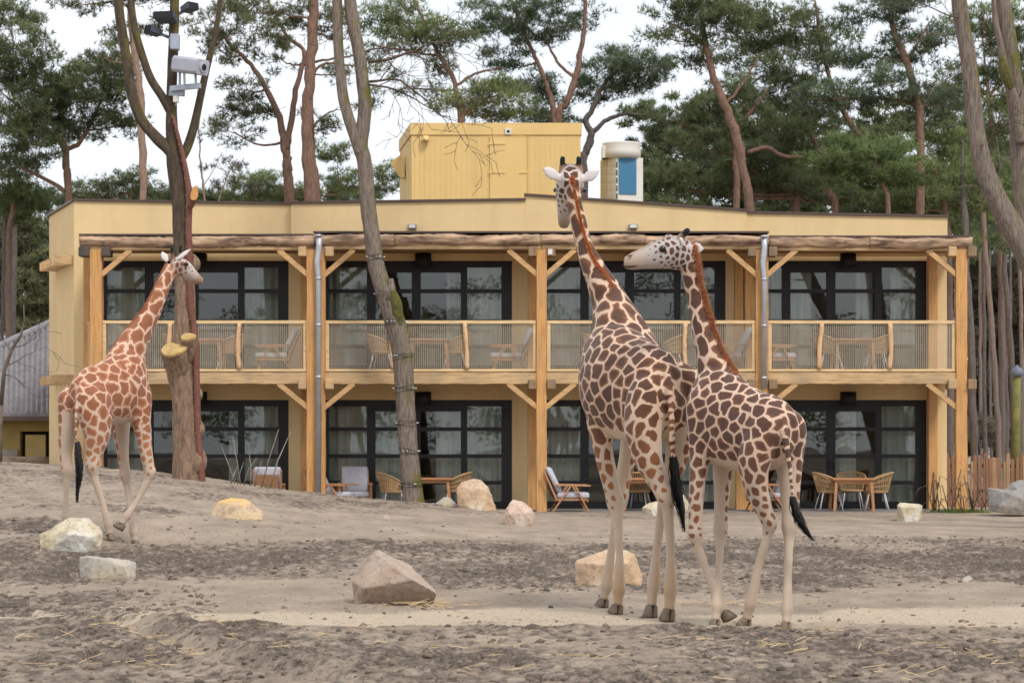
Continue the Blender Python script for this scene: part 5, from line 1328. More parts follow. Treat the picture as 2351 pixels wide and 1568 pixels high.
# ------------------------------------------------------------------ giraffes
def m_giraffe(name, patch_dark, patch_mid, line, legs):
    m, nt, b = new_mat(name)
    def A(n, o='Fac'):
        x = nt.nodes.new('ShaderNodeAttribute'); x.attribute_name = n; return x.outputs[o]
    v = coords(nt); n1 = noise(nt, v, 26, 4, 0.6); n2 = noise(nt, v, 90, 3); n3 = noise(nt, v, 5, 3)
    e = math_n(nt, 'ADD', A('edge'), math_n(nt, 'MULTIPLY', math_n(nt, 'SUBTRACT', n1, 0.5), 0.22))
    t = math_n(nt, 'SUBTRACT', e, A('gap'))
    fac = ramp(nt, math_n(nt, 'ADD', math_n(nt, 'MULTIPLY', t, 5.0), 0.5), [(0.30, (0, 0, 0)), (0.66, (1, 1, 1))])
    core = math_n(nt, 'MULTIPLY_ADD', t, 3.4, math_n(nt, 'MULTIPLY', math_n(nt, 'SUBTRACT', A('cellr'), 0.5), 1.1), clamp=True)
    low = A('low')
    pc = mixc(nt, core, patch_mid, patch_dark)
    pc = mixc(nt, low, pc, legs)
    pc = mixc(nt, math_n(nt, 'MULTIPLY', n2, 0.35), pc, tuple(min(1, x*1.5) for x in patch_mid))
    sh_ = noise(nt, coords(nt, (1, 1, .35)), 7, 4)
    bc = mixc(nt, math_n(nt, 'MULTIPLY', n3, 0.55), A('base', 'Color'), (0.62, 0.58, 0.54), 'MULTIPLY')
    bc = mixc(nt, math_n(nt, 'MULTIPLY', math_n(nt, 'MULTIPLY', ramp(nt, sh_, [(.4, (0, 0, 0)), (.65, (1, 1, 1))]), low), .5), bc, (0.40, 0.31, 0.25))
    c = mixc(nt, fac, bc, pc)
    nt.links.new(c, b.inputs['Base Color']); b.inputs['Roughness'].default_value = 0.7
    b.inputs['Specular IOR Level'].default_value = 0.2
    b.inputs['Sheen Weight'].default_value = 0.15
    bump(nt, b, n2, 0.25, 0.004); return m
HOOF = m_plain('hoof_horn', (0.25, 0.19, 0.14), (0.12, 0.09, 0.07), 0.85, 9, bmp=0.4)
EYE_M = m_plain('eye_dark', (0.01, 0.007, 0.006), None, 0.08, 3, bmp=0, spec=0.6)
TUFT = m_plain('tail_hair', (0.02, 0.018, 0.018), (0.009, 0.009, 0.01), 0.6, 20, bmp=0)
MOUTH = m_plain('mouth_line', (0.05, 0.03, 0.025), None, 0.7, 5, bmp=0)

def giraffe(label, D, mat, mane_mat, COLS, group='giraffes in the paddock'):
    h = Vector((*D['heading'], 0)).normalized(); L = Vector((-h.y, h.x, 0))
    H0 = Vector(D['H0'])
    root = empty('giraffe', D['root']); tag(root, label, 'giraffe', group); O = Vector(D['root'])
    mb = MB(); samples = []
    def loft(ch, n=22, kind='', side=None, prof=None):
        """ch: (Vector, r_side, r_sag, attrs)"""
        S = side or L; A = np.array([[*c[0], c[1], c[2]] for c in ch]); C = catmull(A, 5)
        attrs = np.array([c[3] for c in ch], float)
        tt = np.linspace(0, len(ch)-1, len(C)); AT = np.stack([np.interp(tt, range(len(ch)), attrs[:, k]) for k in range(attrs.shape[1])], 1)
        rings = []
        for i in range(len(C)):
            p = Vector(C[i, :3]); t = Vector(C[min(i+1, len(C)-1), :3]) - Vector(C[max(i-1, 0), :3]); t.normalize()
            s = (S - t*S.dot(t)).normalized(); u = s.cross(t).normalized()
            rs, ru = max(C[i, 3], .01), max(C[i, 4], .01)
            rings.append([p + s*rs*math.cos(q) + u*ru*math.sin(q) for q in [2*math.pi*k/n for k in range(n)]])
            samples.append((p, t, max(rs, ru), AT[i], kind))
        v = [x for r_ in rings for x in r_]; f = []
        for i in range(len(rings)-1):
            for k in range(n):
                k2 = (k+1) % n; f.append((i*n+k, i*n+k2, (i+1)*n+k2, (i+1)*n+k))
        f.append(tuple(reversed(range(n)))); f.append(tuple((len(rings)-1)*n+k for k in range(n)))
        mb.add(v, f)
    # attrs: cell size, gap, stretch along the limb, low (0 body .. 1 leg spots), base colour index blend r,g,b
    ln, wh, fa, mz = COLS['line'], COLS['leg'], COLS['face'], COLS['muzzle']
    cs = D['cell']; g0 = D['gap']
    T = [(H0 + h*d + Vector((0, 0, (zt+zb)/2 - H0.z)), w_, (zt-zb)/2, (cs, g0, 1.0, 0, *ln)) for d, zt, zb, w_ in D['torso']]
    loft(T, 28, 'torso')
    NK = []
    for i, (px, py, Y, rs, ru) in enumerate(D['neck']):
        t = i/(len(D['neck'])-1)
        NK.append((P(px, py, Y), rs, ru, (cs*(1.08-.28*t), g0*(1.0+.2*t), 1.7, 0, *ln)))
    loft(NK, 22, 'neck', side=Vector(D['neck_side']) if 'neck_side' in D else None)
    HD = []
    nh = len(D['head'])
    for i, (px, py, Y, rs, ru) in enumerate(D['head']):
        t = i/(nh-1); c = np.array(fa)*(1-min(1, max(0, t-.48)/.34)) + np.array(mz)*min(1, max(0, t-.48)/.34)
        HD.append((P(px, py, Y), rs, ru, (cs*.40, D['face_gap']+max(0, t-.30)*2.2, 1.0, 0.0, *c)))
    hs = Vector(D['head_side']) if 'head_side' in D else L
    loft(HD, 20, 'head', side=hs)
    feet = []
    for lg in D['legs']:
        ch = []; pts = lg['pts']; n = len(pts); kz = lg['joint']; fade = D.get('leg_fade', 1.0)
        for i, (px, py, Y, r) in enumerate(pts):
            p = P(px, py, Y)
            below = max(0.0, (i-kz+.4)/1.6)            # grows towards and below the knee or hock
            above = max(0.0, 1-i/max(kz, 1))
            cell = cs*(0.50+0.5*above**.9)
            gap = g0*(1+1.3*(1-above)) + 1.1*fade*max(0, below) + (5 if i > kz+1 else 0)
            lowf = min(1, (1-above)*1.0)
            c = np.array(ln)*above**1.5 + np.array(wh)*(1-above**1.5)
            if i >= n-3: c = np.array(COLS['pastern'])
            jr = 1.18 if i == kz else 1.2 if i == n-3 else .92 if i in (kz+1, kz+2) else 1.0
            r = r*jr
            ch.append((p, r*(0.82 if i < 3 else .95), r, (cell, gap, 1.15, lowf, *c)))
        for jx, kx in ((n-3, .97), (kz, 1.0)):
            a_, j_, b_ = ch[jx-1], ch[jx], ch[jx+1]
            def mixp(u, v, t, f): return (u[0].lerp(v[0], t), (u[1]*(1-t)+v[1]*t)*f, (u[2]*(1-t)+v[2]*t)*f, tuple(np.array(u[3])*(1-t)+np.array(v[3])*t))
            d1, d2 = max((j_[0]-a_[0]).length, .01), max((b_[0]-j_[0]).length, .01)
            pre = mixp(j_, a_, min(.6, .10/d1), .93); post = mixp(j_, b_, min(.6, .10/d2), .92)
            ch[jx:jx+1] = [pre, (j_[0], j_[1]*kx, j_[2]*kx, j_[3]), post]
        p0, rs0, ru0, at0 = ch[0]; inw = -L*lg['side']
        ch = [(p0+inw*rs0*.45+Vector((0, 0, ru0*.95)), rs0*.25, ru0*.25, at0), (p0+inw*rs0*.25+Vector((0, 0, ru0*.6)), rs0*.72, ru0*.78, at0)]+ch
        cut = ch[:-1]; last = ch[-1]
        cut = cut + [(cut[-1][0].lerp(last[0], .35), cut[-1][1]*1.08, cut[-1][2]*1.08, cut[-1][3])]
        loft(cut, 18, 'leg' + ('L' if lg['side'] > 0 else 'R'))
        feet.append((cut[-1][0], last[0], last[1], lg))
    # ears and horns
    def leaf(base, tip, wide, w_, th):
        base, tip, wide = Vector(base), Vector(tip), Vector(wide)
        d = tip-base; wide = (wide - d.normalized()*wide.dot(d.normalized())).normalized(); nn = d.normalized().cross(wide)
        pr = [(0,.42),(.15,.7),(.4,1.0),(.62,.92),(.82,.55),(.95,.2),(1,.06)]; n = 12; v = []; f = []
        for t, q in pr:
            for k in range(n):
                a = 2*math.pi*k/n
                v.append(base+d*t+wide*w_*q*math.cos(a)+nn*(th*max(q, .5)*math.sin(a)))
        for i in range(len(pr)-1):
            for k in range(n): f.append((i*n+k, i*n+(k+1) % n, (i+1)*n+(k+1) % n, (i+1)*n+k))
        f.append(tuple(reversed(range(n)))); f.append(tuple((len(pr)-1)*n+k for k in range(n)))
        mb.add(v, f)
        for t in (0.1, .4, .7, 1): samples.append((base+d*t, d.normalized(), w_, np.array((cs*.3, 9.0, 1, 0, *COLS['ear'])), 'ear'))
    for b0, t0_, w_ in D['ears']: leaf(P(*b0), P(*t0_), D['ear_wide'], w_, .022)
    for b0, t0_ in D['horns']:
        b0, t0_ = P(*b0), P(*t0_)
        mb.tube([b0+(b0-t0_)*.25, b0, b0.lerp(t0_, .5), b0.lerp(t0_, .85), t0_], [.045, .036, .03, .034, .022], 12, smooth=False)
        for t in (.1, .35): samples.append((b0.lerp(t0_, t), h, .05, np.array((cs*.3, 9, 1, 0, *COLS['horn'])), 'horn'))
        for t in (.72, 1.0): samples.append((b0.lerp(t0_, t), h, .07, np.array((cs*.3, 9, 1, 0, .012, .016, .015)), 'horn'))
    for px, py, Y, r in D.get('bumps', []):
        c = P(px, py, Y); v = []; f = []
        mb.tube([c+Vector((0,0,-r)), c+Vector((0,0,-r*.6)), c, c+Vector((0,0,r*.6)), c+Vector((0,0,r))], [r*.2, r*.8, r, r*.8, r*.2], 12)
    # tail dock
    tl = [P(*q) for q in D['tail']]
    tp = catmull([tuple(x) for x in tl], 5); nT = len(tp)
    mb.tube([tuple(x) for x in tp], [D['tail_r']*(1-.55*i/(nT-1)) for i in range(nT)], 10)
    for i in range(0, nT, 2): samples.append((Vector(tp[i]), (Vector(tp[min(i+1, nT-1)])-Vector(tp[max(i-1, 0)])).normalized(), D['tail_r'], np.array((.05, .45, 1.2, .2, *ln)), 'tail'))
    mb.v = [tuple(Vector(x)-O) for x in mb.v]
    samples = [(p-O, t, r, a, k) for p, t, r, a, k in samples]
    me = mb.mesh('body'); ob = link('body', me)
    md = ob.modifiers.new('r', 'REMESH'); md.mode = 'VOXEL'; md.voxel_size = D.get('voxel', .0145)
    sm = ob.modifiers.new('s', 'SMOOTH'); sm.factor = .5; sm.iterations = 12
    dg = bpy.context.evaluated_depsgraph_get(); dg.update()
    me2 = bpy.data.meshes.new_from_object(ob.evaluated_get(dg)); bpy.data.objects.remove(ob); bpy.data.meshes.remove(me)
    me2.name = 'body'
    nv = len(me2.vertices); co = np.empty(nv*3, np.float32); me2.vertices.foreach_get('co', co); co = co.reshape(-1, 3).astype(float)
    no = np.empty(nv*3, np.float32); me2.vertices.foreach_get('normal', no); no = no.reshape(-1, 3).astype(float)
    # blend the limb attributes onto the skin
    SP = np.array([tuple(s[0]) for s in samples]); ST = np.array([tuple(s[1]) for s in samples]); SR = np.array([s[2] for s in samples]); SA = np.array([s[3] for s in samples])
    kinds = np.array([s[4] for s in samples])
    acc = np.zeros((nv, SA.shape[1])); axv = np.zeros((nv, 3)); best = np.full(nv, 1e9); bk_ = np.zeros(nv, int)
    for st in range(0, nv, 20000):
        c = co[st:st+20000]
        d2 = ((c[:, None, :]-SP[None])**2).sum(2); dd = np.sqrt(d2)/SR[None]
        wgt = np.exp(-(dd-dd.min(1, keepdims=True))*9.0)
        wgt /= wgt.sum(1, keepdims=True)
        acc[st:st+20000] = wgt@SA
        axv[st:st+20000] = wgt@(ST*np.sign((ST*np.array([0.2, 0.1, 1])).sum(1, keepdims=True)+1e-9))
        bk_[st:st+20000] = dd.argmin(1)
    axv /= np.linalg.norm(axv, axis=1, keepdims=True)+1e-9
    kv = kinds[bk_]
    cell, gap, stretch, low, basec = acc[:, 0], acc[:, 1].copy(), acc[:, 2], acc[:, 3], acc[:, 4:7].copy()
    Ln = np.array(L)
    lat = (no*Ln).sum(1)
    inner = np.where(kv == 'legL', -lat, np.where(kv == 'legR', lat, 0))
    zrel = co[:, 2]
    iw = sstep(0.15, 0.6, inner)
    gap += iw*1.0
    belly = sstep(-.55, -.9, no[:, 2])*(kv == 'torso')
    gap += belly*1.2
    pale = np.clip(iw+belly, 0, 1)[:, None]
    basec = basec*(1-pale)+np.array(wh)*pale
    hd = (kv == 'head')*sstep(.45, .85, no[:, 2])*D.get('brow', .5)
    basec = basec*(1-hd[:, None])+np.array((.22, .13, .085))*hd[:, None]
    # spot centres: random, spaced by the local cell size, then relaxed
    rng = np.random.default_rng(D['seed']); cand = rng.permutation(nv)[:14000]; acc_i = []; accp = np.zeros((0, 3)); accr = np.zeros(0)
    for i in cand:
        if gap[i] > 1.6: continue
        r = cell[i]*.86
        if len(accp):
            q = co[i]-accp; al = (q*axv[i]).sum(1); dd = np.sqrt(np.maximum((q*q).sum(1)-al*al*(1-1/stretch[i]**2), 0))
            if (dd < r).any(): continue
        acc_i.append(i); accp = np.vstack([accp, co[i]]); accr = np.append(accr, r)
    seeds = accp
    def assign(seeds):
        kd = kdtree.KDTree(len(seeds))
        for i, s in enumerate(seeds): kd.insert(s, i)
        kd.balance(); K = 9
        idx = np.zeros((nv, K), int)
        for i in range(nv):
            r = kd.find_n(co[i], K); idx[i] = [q[1] for q in r]
        return idx
    idx = assign(seeds)
    for it in range(2):
        q = co[:, None, :]-seeds[idx]; al = (q*axv[:, None, :]).sum(2)
        dd = np.sqrt(np.maximum((q*q).sum(2)-al*al*(1-1/stretch[:, None]**2), 0))
        own = idx[np.arange(nv), dd.argmin(1)]
        cnt = np.bincount(own, minlength=len(seeds)).astype(float)
        new = np.stack([np.bincount(own, co[:, k], len(seeds)) for k in range(3)], 1)/np.maximum(cnt, 1)[:, None]
        seeds = np.where(cnt[:, None] > 0, seeds*.35+new*.65, seeds)
    wob = np.stack([fbm(co[:, 0]*9+co[:, 1]*4, co[:, 2]*9+co[:, 1]*5, 3, k+3)-.5 for k in range(3)], 1)*cell[:, None]*.7
    q = (co+wob)[:, None, :]-seeds[idx]; al = (q*axv[:, None, :]).sum(2)
    dd = np.sqrt(np.maximum((q*q).sum(2)-al*al*(1-1/stretch[:, None]**2), 0))/cell[:, None]
    o2 = np.argsort(dd, 1); f1 = np.take_along_axis(dd, o2[:, :1], 1)[:, 0]; f2 = np.take_along_axis(dd, o2[:, 1:2], 1)[:, 0]
    own = np.take_along_axis(idx, o2[:, :1], 1)[:, 0]
    cr_ = rng.random(len(seeds))
    mus = (fbm(co[:, 0]*5+co[:, 1]*3.1, co[:, 2]*3.2+co[:, 1]*2.3, 3, 77)-.5)*.035
    me2.vertices.foreach_set('co', (co+no*(mus*np.clip(cell/cs, .25, 1))[:, None]).astype(np.float32).ravel())
    attr(me2, 'edge', f2-f1); attr(me2, 'gap', gap); attr(me2, 'low', np.clip(low, 0, 1)); attr(me2, 'cellr', cr_[own])
    attr(me2, 'base', np.concatenate([basec, np.ones((nv, 1))], 1), 'FLOAT_COLOR')
    me2.polygons.foreach_set('use_smooth', np.ones(len(me2.polygons), bool))
    link('body', me2, mat, root)
    # hooves: two toes each
    for top, sole, r, lg in feet:
        top, sole = top-O, sole-O
        ax_ = (sole-top); al = ax_.length; axn = ax_.normalized()
        s = (L - axn*L.dot(axn)).normalized(); fw = s.cross(axn); fw = fw if fw.dot(h) > 0 else -fw
        if lg.get('sole'): fw = Vector(lg['sole']).normalized(); s = axn.cross(fw).normalized(); fw = s.cross(axn)
        m = MB()
        for sg in (-1, 1):
            pr = [(-.05, .62, 0), (.25, .78, .10), (.7, 1.0, .28), (1.0, 1.08, .40), (1.06, .95, .40)]; n = 12; v = []; f = []
            for t, q, fo in pr:
                c = top+axn*al*t+s*sg*r*.44+fw*r*fo
                for k in range(n):
                    a = 2*math.pi*k/n; v.append(c+s*r*.5*q*math.cos(a)+fw*r*.98*q*math.sin(a))
            for i in range(len(pr)-1):
                for k in range(n): f.append((i*n+k, i*n+(k+1) % n, (i+1)*n+(k+1) % n, (i+1)*n+k))
            f.append(tuple(reversed(range(n)))); f.append(tuple((len(pr)-1)*n+k for k in range(n)))
            m.add(v, f, True)
        m.build('hoof', HOOF, root)
    # eyes
    for e in D['eyes']:
        c = P(*e[:3])-O; r = e[3]
        MB().lathe([(r*math.sin(a), r*math.cos(a)) for a in np.linspace(.02, 3.12, 9)], c, 12).build('eye', EYE_M, root)
    for ms in D.get('mouth', []):
        MB().tube([P(*q)-O for q in ms], [.004]+[.009]*(len(ms)-2)+[.004], 6).build('mouth', MOUTH, root)
    from mathutils.bvhtree import BVHTree
    bv = BVHTree.FromPolygons([tuple(c) for c in co], [tuple(p.vertices) for p in me2.polygons])
    # mane: short upright hairs
    mp = catmull([tuple(P(*q)) for q in D['mane']], 12); up = Vector(D['mane_dir']).normalized()
    V = []; F = []; TT = []; rg = np.random.default_rng(3)
    for i in range(D.get('mane_n', 6500)):
        t = rg.random()*(len(mp)-1.01); k = int(t); p = mp[k]*(1-(t-k))+mp[k+1]*(t-k)
        tg = mp[k+1]-mp[k]; tg = tg/np.linalg.norm(tg)
        ln_ = D['mane_len']*(0.4+.9*rg.random())*(0.6+.6*math.sin(math.pi*min(1, .12+t/len(mp)))**.6)
        sp_ = Vector(p-np.array(O)+rg.normal(size=3)*D.get('mane_w', .012)); lo_, nn_, _, _ = bv.find_nearest(sp_)
        d = np.array(nn_)*.9+np.array(up)*.25+rg.normal(size=3)*.45+tg*.35; d = d/np.linalg.norm(d)
        sd_ = np.cross(d, rg.normal(size=3)); sd_ /= np.linalg.norm(sd_)
        b0 = np.array(lo_)-d*.008
        n0 = len(V)*3; V.append(np.stack([b0-sd_*.0035, b0+sd_*.0035, b0+d*(ln_+.008)])); F.append((n0, n0+1, n0+2)); TT += [rg.random()]*3
    mm = fast_mesh('mane', np.concatenate(V), np.array(F)); attr(mm, 'tint', TT); link('mane', mm, mane_mat, root)
    # tail tuft: long black strands
    V = []; F = []
    tf = [P(*q) for q in D['tuft']]
    for i in range(230):
        off = rg.normal(size=3)*D['tuft_r']*.38; Lk = .55+.45*rg.random(); m_ = []
        C = catmull([tuple(x) for x in tf], 5); nC = max(4, int(len(C)*Lk))
        for j in range(nC):
            sp = D['tuft_r']*(0.35+1.1*math.sin(math.pi*min(1, j/len(C)*1.15+.1)))
            m_.append(C[j]-np.array(O)+off*sp/D['tuft_r']*1.05+np.array([.014*math.sin(j*.5+i), 0, 0]))
        for j in range(nC-1):
            n0 = len(V)*4; s = np.array([.0026*(1-j/nC)+.0009, .002, 0]); V.append(np.stack([m_[j]-s, m_[j]+s, m_[j+1]+s, m_[j+1]-s])); F += [(n0, n0+1, n0+2), (n0, n0+2, n0+3)]
    link('tail_tuft', fast_mesh('tail_tuft', np.concatenate(V), np.array(F)), TUFT, root)
    return root

MANE_O = m_tint('mane_orange', (0.55, 0.20, 0.075), (0.85, 0.40, 0.17), 0.8)
MANE_B = m_tint('mane_brown', (0.38, 0.15, 0.075), (0.64, 0.30, 0.15), 0.8)
# tallest giraffe, seen from behind, walking away
mid = dict(heading=(-.42,.907), H0=(1.46,20.55,2.2), root=(1.2,21.1,0.0), seed=11, cell=.140, gap=.165, face_gap=.30, neck_side=(-.95,-.3,0),
  torso=[(-.06,2.36,2.0,.10),(.06,2.49,1.80,.235),(.25,2.56,1.66,.30),(.5,2.585,1.63,.345),(.75,2.66,1.64,.385),(1.0,2.765,1.66,.385),(1.2,2.80,1.70,.335),(1.38,2.70,1.80,.25),(1.5,2.5,2.0,.15)],
  neck=[(1465,880,21.45,.32,.42),(1433,808,21.66,.31,.365),(1417,752,21.8,.262,.29),(1404,702,21.95,.195,.213),(1385,660,22.0,.15,.165),(1362,615,22.1,.118,.13),(1341,560,22.2,.088,.105),(1325,500,22.25,.072,.095),(1316,445,22.3,.07,.09),(1313,412,22.32,.075,.09)],
  head=[(1313,402,22.25,.095,.10),(1309,425,22.42,.145,.14),(1304,455,22.55,.125,.135),(1298,485,22.66,.085,.10),(1295,506,22.72,.068,.078),(1294,522,22.76,.05,.055)],
  head_side=(-.96,-.25,0), ear_wide=(.15,.1,1),
  ears=[((1288,413,22.3),(1243,384,22.2),.07),((1336,416,22.3),(1379,389,22.25),.07)],
  horns=[((1289,400,22.4),(1292,358,22.35)),((1332,400,22.4),(1328,358,22.35))],
  bumps=[(1309,398,22.4,.10)],
  eyes=[(1276,437,22.50,.026),(1341,437,22.46,.026)],
  legs=[dict(side=1,joint=4,pts=[(1490,905,20.62,.235),(1477,975,20.57,.215),(1488,1050,20.5,.15),(1510,1102,20.45,.105),(1529,1140,20.4,.082),(1534,1180,20.4,.062),(1539,1260,20.4,.047),(1540,1348,20.4,.060),(1538,1385,20.4,.052),(1534,1424,20.4,.075)]),
        dict(side=-1,joint=4,pts=[(1560,890,20.8,.25),(1562,975,20.8,.19),(1556,1048,20.8,.13),(1542,1092,20.8,.095),(1528,1130,20.8,.078),(1520,1170,20.82,.06),(1508,1260,20.85,.046),(1500,1342,20.9,.058),(1497,1376,20.9,.05),(1495,1416,20.9,.072)]),
        dict(side=1,joint=4,pts=[(1388,860,21.55,.24),(1378,950,21.5,.175),(1382,1015,21.45,.122),(1396,1085,21.4,.088),(1414,1155,21.35,.078),(1418,1192,21.3,.06),(1422,1262,21.25,.046),(1422,1352,21.2,.058),(1419,1378,21.2,.05),(1415,1408,21.2,.075)]),
        dict(side=-1,joint=4,pts=[(1470,880,21.95,.2),(1456,975,21.95,.14),(1444,1040,21.95,.105),(1433,1090,22,.085),(1423,1142,22,.074),(1416,1185,22,.057),(1405,1255,22,.045),(1393,1345,22,.056),(1388,1367,22,.049),(1383,1393,22,.072)])],
  tail=[(1522,845,20.62),(1534,870,20.45),(1541,950,20.38),(1545,1045,20.36),(1547,1062,20.36)], tail_r=.042,
  tuft=[(1546,1050,20.36),(1552,1095,20.33),(1558,1140,20.33),(1566,1185,20.33),(1570,1225,20.33)], tuft_r=.034,
  mane=[(1313,398,22.15),(1322,440,22.1),(1334,490,22.05),(1347,535,21.98),(1364,582,21.9),(1388,614,21.85),(1412,640,21.75)], mane_dir=(.4,-.75,.25), mane_len=.03)
G1 = m_giraffe('giraffe_coat_dark', (0.050, 0.027, 0.021), (0.19, 0.073, 0.032), (0.62, 0.44, 0.34), (0.30, 0.115, 0.042))
C1 = dict(line=(0.66,0.48,0.355), leg=(0.56,0.44,0.335), face=(0.60,0.545,0.525), muzzle=(0.30,0.20,0.13), ear=(0.70,0.66,0.66), horn=(0.34,0.19,0.12), pastern=(0.46,0.31,0.18))
giraffe('tallest giraffe seen from behind with raised head and orange mane', mid, G1, MANE_O, C1)

# right giraffe, younger, head in profile to the left
rgt = dict(heading=(-.6,.8), H0=(2.386,19.3,1.8), root=(2.1,19.65,0.0), seed=23, cell=.114, gap=.175, face_gap=.34, voxel=.0125, leg_fade=.7,
  torso=[(-.05,1.87,1.56,.09),(.05,1.985,1.46,.175),(.2,2.06,1.40,.22),(.4,2.105,1.39,.25),(.6,2.17,1.40,.275),(.8,2.27,1.42,.275),(.95,2.33,1.45,.25),(1.1,2.28,1.54,.19),(1.2,2.12,1.72,.12)],
  neck=[(1655,890,20.1,.19,.27),(1642,842,20.15,.15,.185),(1627,792,20.2,.115,.14),(1613,740,20.25,.1,.12),(1601,690,20.28,.09,.108),(1591,645,20.3,.082,.1),(1583,605,20.3,.08,.098),(1578,585,20.3,.08,.09)],
  head=[(1582,585,20.3,.085,.115),(1562,582,20.28,.112,.155),(1540,580,20.26,.118,.155),(1515,584,20.25,.105,.14),(1490,591,20.24,.082,.112),(1465,597,20.23,.066,.09),(1446,602,20.22,.06,.075),(1432,603,20.22,.045,.05)],
  head_side=(0,-1,0), ear_wide=(.1,.2,1),
  ears=[((1585,568,20.2),(1618,572,20.5),.055),((1568,562,20.15),(1560,548,19.95),.05)],
  horns=[((1556,552,20.22),(1583,526,20.16)),((1556,552,20.38),(1582,527,20.42))],
  bumps=[(1535,556,20.26,.075)],
  eyes=[(1521,572,20.155,.034)], mouth=[[(1427,609,20.165),(1438,613,20.155),(1452,612,20.15),(1463,609,20.148)],[(1441,589,20.165),(1447,588,20.155),(1452,586,20.155)]],
  legs=[dict(side=1,joint=4,pts=[(1762,985,19.38,.20),(1734,1050,19.37,.165),(1734,1106,19.36,.118),(1750,1158,19.38,.088),(1767,1200,19.4,.066),(1761,1236,19.42,.051),(1743,1292,19.46,.042),(1723,1385,19.5,.048),(1717,1410,19.52,.043),(1709,1440,19.55,.062)]),
        dict(side=-1,joint=4,pts=[(1808,985,19.5,.18),(1811,1060,19.5,.135),(1813,1110,19.48,.105),(1814,1160,19.46,.08),(1813,1210,19.44,.064),(1811,1250,19.42,.050),(1809,1320,19.38,.042),(1807,1398,19.34,.048),(1806,1420,19.32,.043),(1804,1449,19.3,.06)]),
        dict(side=1,joint=4,sole=(.8,-.5,.25),pts=[(1618,930,19.95,.18),(1609,1020,19.93,.125),(1603,1085,19.92,.09),(1598,1160,19.9,.066),(1596,1226,19.9,.062),(1604,1262,19.9,.048),(1625,1316,19.9,.040),(1648,1374,19.9,.051),(1657,1394,19.88,.045),(1672,1424,19.85,.066)]),
        dict(side=-1,joint=4,pts=[(1662,950,20.15,.16),(1660,1040,20.15,.115),(1658,1100,20.15,.088),(1656,1165,20.14,.064),(1655,1221,20.1,.061),(1653,1258,20.05,.047),(1650,1320,19.95,.040),(1646,1392,19.82,.048),(1644,1414,19.8,.043),(1640,1445,19.75,.060)])],
  tail=[(1792,958,19.32),(1799,985,19.2),(1812,1062,19.15),(1819,1135,19.13),(1822,1150,19.12)], tail_r=.032,
  tuft=[(1820,1142,19.12),(1828,1172,19.12),(1840,1200,19.12),(1855,1225,19.12),(1868,1243,19.12)], tuft_r=.024,
  mane=[(1592,566,20.25),(1602,600,20.22),(1612,640,20.18),(1626,690,20.15),(1641,740,20.1),(1660,790,20.02),(1684,833,19.95),(1694,846,19.9)], mane_dir=(.85,-.35,.3), mane_len=.036, mane_w=.018)
G2 = m_giraffe('giraffe_coat_brown', (0.062, 0.034, 0.028), (0.16, 0.066, 0.036), (0.62, 0.44, 0.34), (0.19, 0.078, 0.042))
C2 = dict(line=(0.66,0.475,0.36), leg=(0.55,0.44,0.345), face=(0.50,0.46,0.44), muzzle=(0.46,0.33,0.25), ear=(0.68,0.63,0.61), horn=(0.30,0.19,0.13), pastern=(0.49,0.37,0.27))
giraffe('young giraffe with its head in profile, right of the tallest one', rgt, G2, MANE_B, C2)

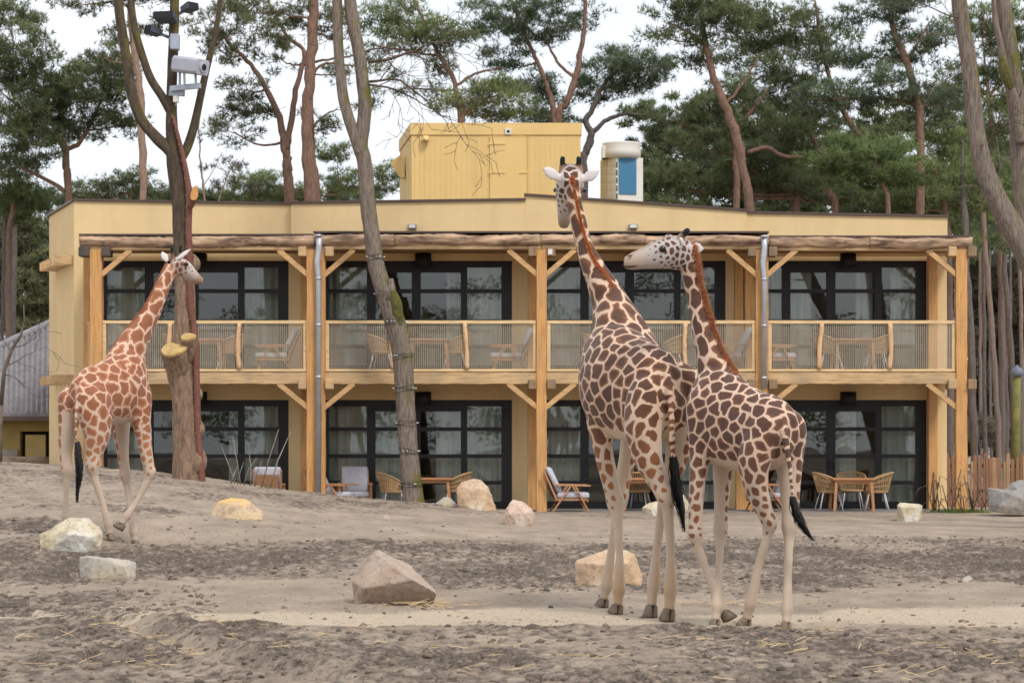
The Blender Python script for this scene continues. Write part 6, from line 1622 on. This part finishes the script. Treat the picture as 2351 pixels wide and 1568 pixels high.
# left giraffe by the tree trunk
lft = dict(heading=(.61,.79), H0=(-5.85,29.9,2.3), root=(-5.5,30.3,.25), seed=5, cell=.148, gap=.14, face_gap=.30, voxel=.0155,
  torso=[(-.06,2.40,2.08,.09),(.05,2.55,1.95,.20),(.2,2.63,1.86,.265),(.4,2.68,1.84,.30),(.6,2.76,1.85,.315),(.8,2.86,1.87,.305),(.95,2.93,1.90,.275),(1.08,2.88,1.98,.21),(1.18,2.7,2.15,.13)],
  neck=[(288,845,30.65,.22,.36),(300,806,30.75,.18,.27),(321,765,30.85,.145,.19),(344,727,30.95,.115,.142),(361,692,31.02,.098,.115),(376,657,31.1,.088,.104),(389,628,31.16,.085,.1),(396,612,31.2,.08,.09)],
  head=[(396,606,31.18,.09,.10),(409,611,31.22,.13,.135),(424,620,31.28,.115,.125),(440,632,31.34,.085,.095),(452,641,31.38,.068,.075),(464,648,31.42,.05,.052)],
  head_side=(-.3,.95,0), ear_wide=(.3,.3,.8),
  ears=[((403,598,31.05),(441,570,30.95),.06),((385,602,31.35),(370,576,31.45),.06)],
  horns=[((410,600,31.15),(416,561,31.1)),((397,600,31.35),(394,564,31.32))],
  bumps=[(410,600,31.22,.08)],
  eyes=[(428,607,31.13,.032)],
  legs=[dict(side=1,joint=3,pts=[(168,920,30.12,.22),(156,978,30.12,.15),(150,1030,30.12,.105),(154,1080,30.1,.076),(153,1108,30.1,.057),(152,1150,30.12,.046),(151,1190,30.15,.057),(151,1204,30.18,.05),(150,1224,30.2,.07)]),
        dict(side=-1,joint=3,pts=[(214,920,29.92,.27),(222,990,29.9,.205),(217,1035,29.87,.135),(211,1070,29.85,.092),(217,1098,29.87,.064),(234,1150,29.9,.047),(249,1204,29.95,.057),(251,1220,29.95,.05),(253,1240,29.95,.07)]),
        dict(side=-1,joint=3,sole=(-.5,-.85,.1),pts=[(316,905,30.62,.22),(325,968,30.6,.152),(333,1025,30.6,.105),(344,1084,30.6,.074),(336,1108,30.58,.056),(315,1150,30.55,.046),(290,1186,30.5,.056),(283,1197,30.48,.05),(272,1214,30.45,.082)]),
        dict(side=1,joint=3,pts=[(280,930,30.95,.17),(279,1000,30.98,.122),(283,1048,31,.09),(287,1090,31,.072),(292,1118,31,.056),(299,1165,30.95,.046),(306,1220,30.9,.057),(308,1235,30.9,.05),(310,1256,30.9,.07)])],
  tail=[(187,872,29.86),(184,892,29.72),(176,930,29.68),(174,985,29.66),(177,1022,29.66)], tail_r=.038,
  tuft=[(178,1016,29.66),(181,1050,29.64),(183,1085,29.64),(179,1120,29.64),(176,1158,29.64)], tuft_r=.03,
  mane=[(382,598,31.2),(374,615,31.15),(356,653,31.05),(338,697,30.95),(318,722,30.85),(290,748,30.75),(256,784,30.6)], mane_dir=(-.6,-.35,.6), mane_len=.026, mane_w=.012)
G3 = m_giraffe('giraffe_coat_tan', (0.20, 0.07, 0.034), (0.38, 0.16, 0.08), (0.66, 0.47, 0.36), (0.36, 0.15, 0.07))
C3 = dict(line=(0.68,0.48,0.37), leg=(0.58,0.46,0.36), face=(0.60,0.55,0.52), muzzle=(0.30,0.17,0.10), ear=(0.70,0.66,0.66), horn=(0.20,0.12,0.09), pastern=(0.50,0.40,0.32))
giraffe('lighter tan giraffe walking past the tree trunk at left', lft, G3, MANE_B, C3)
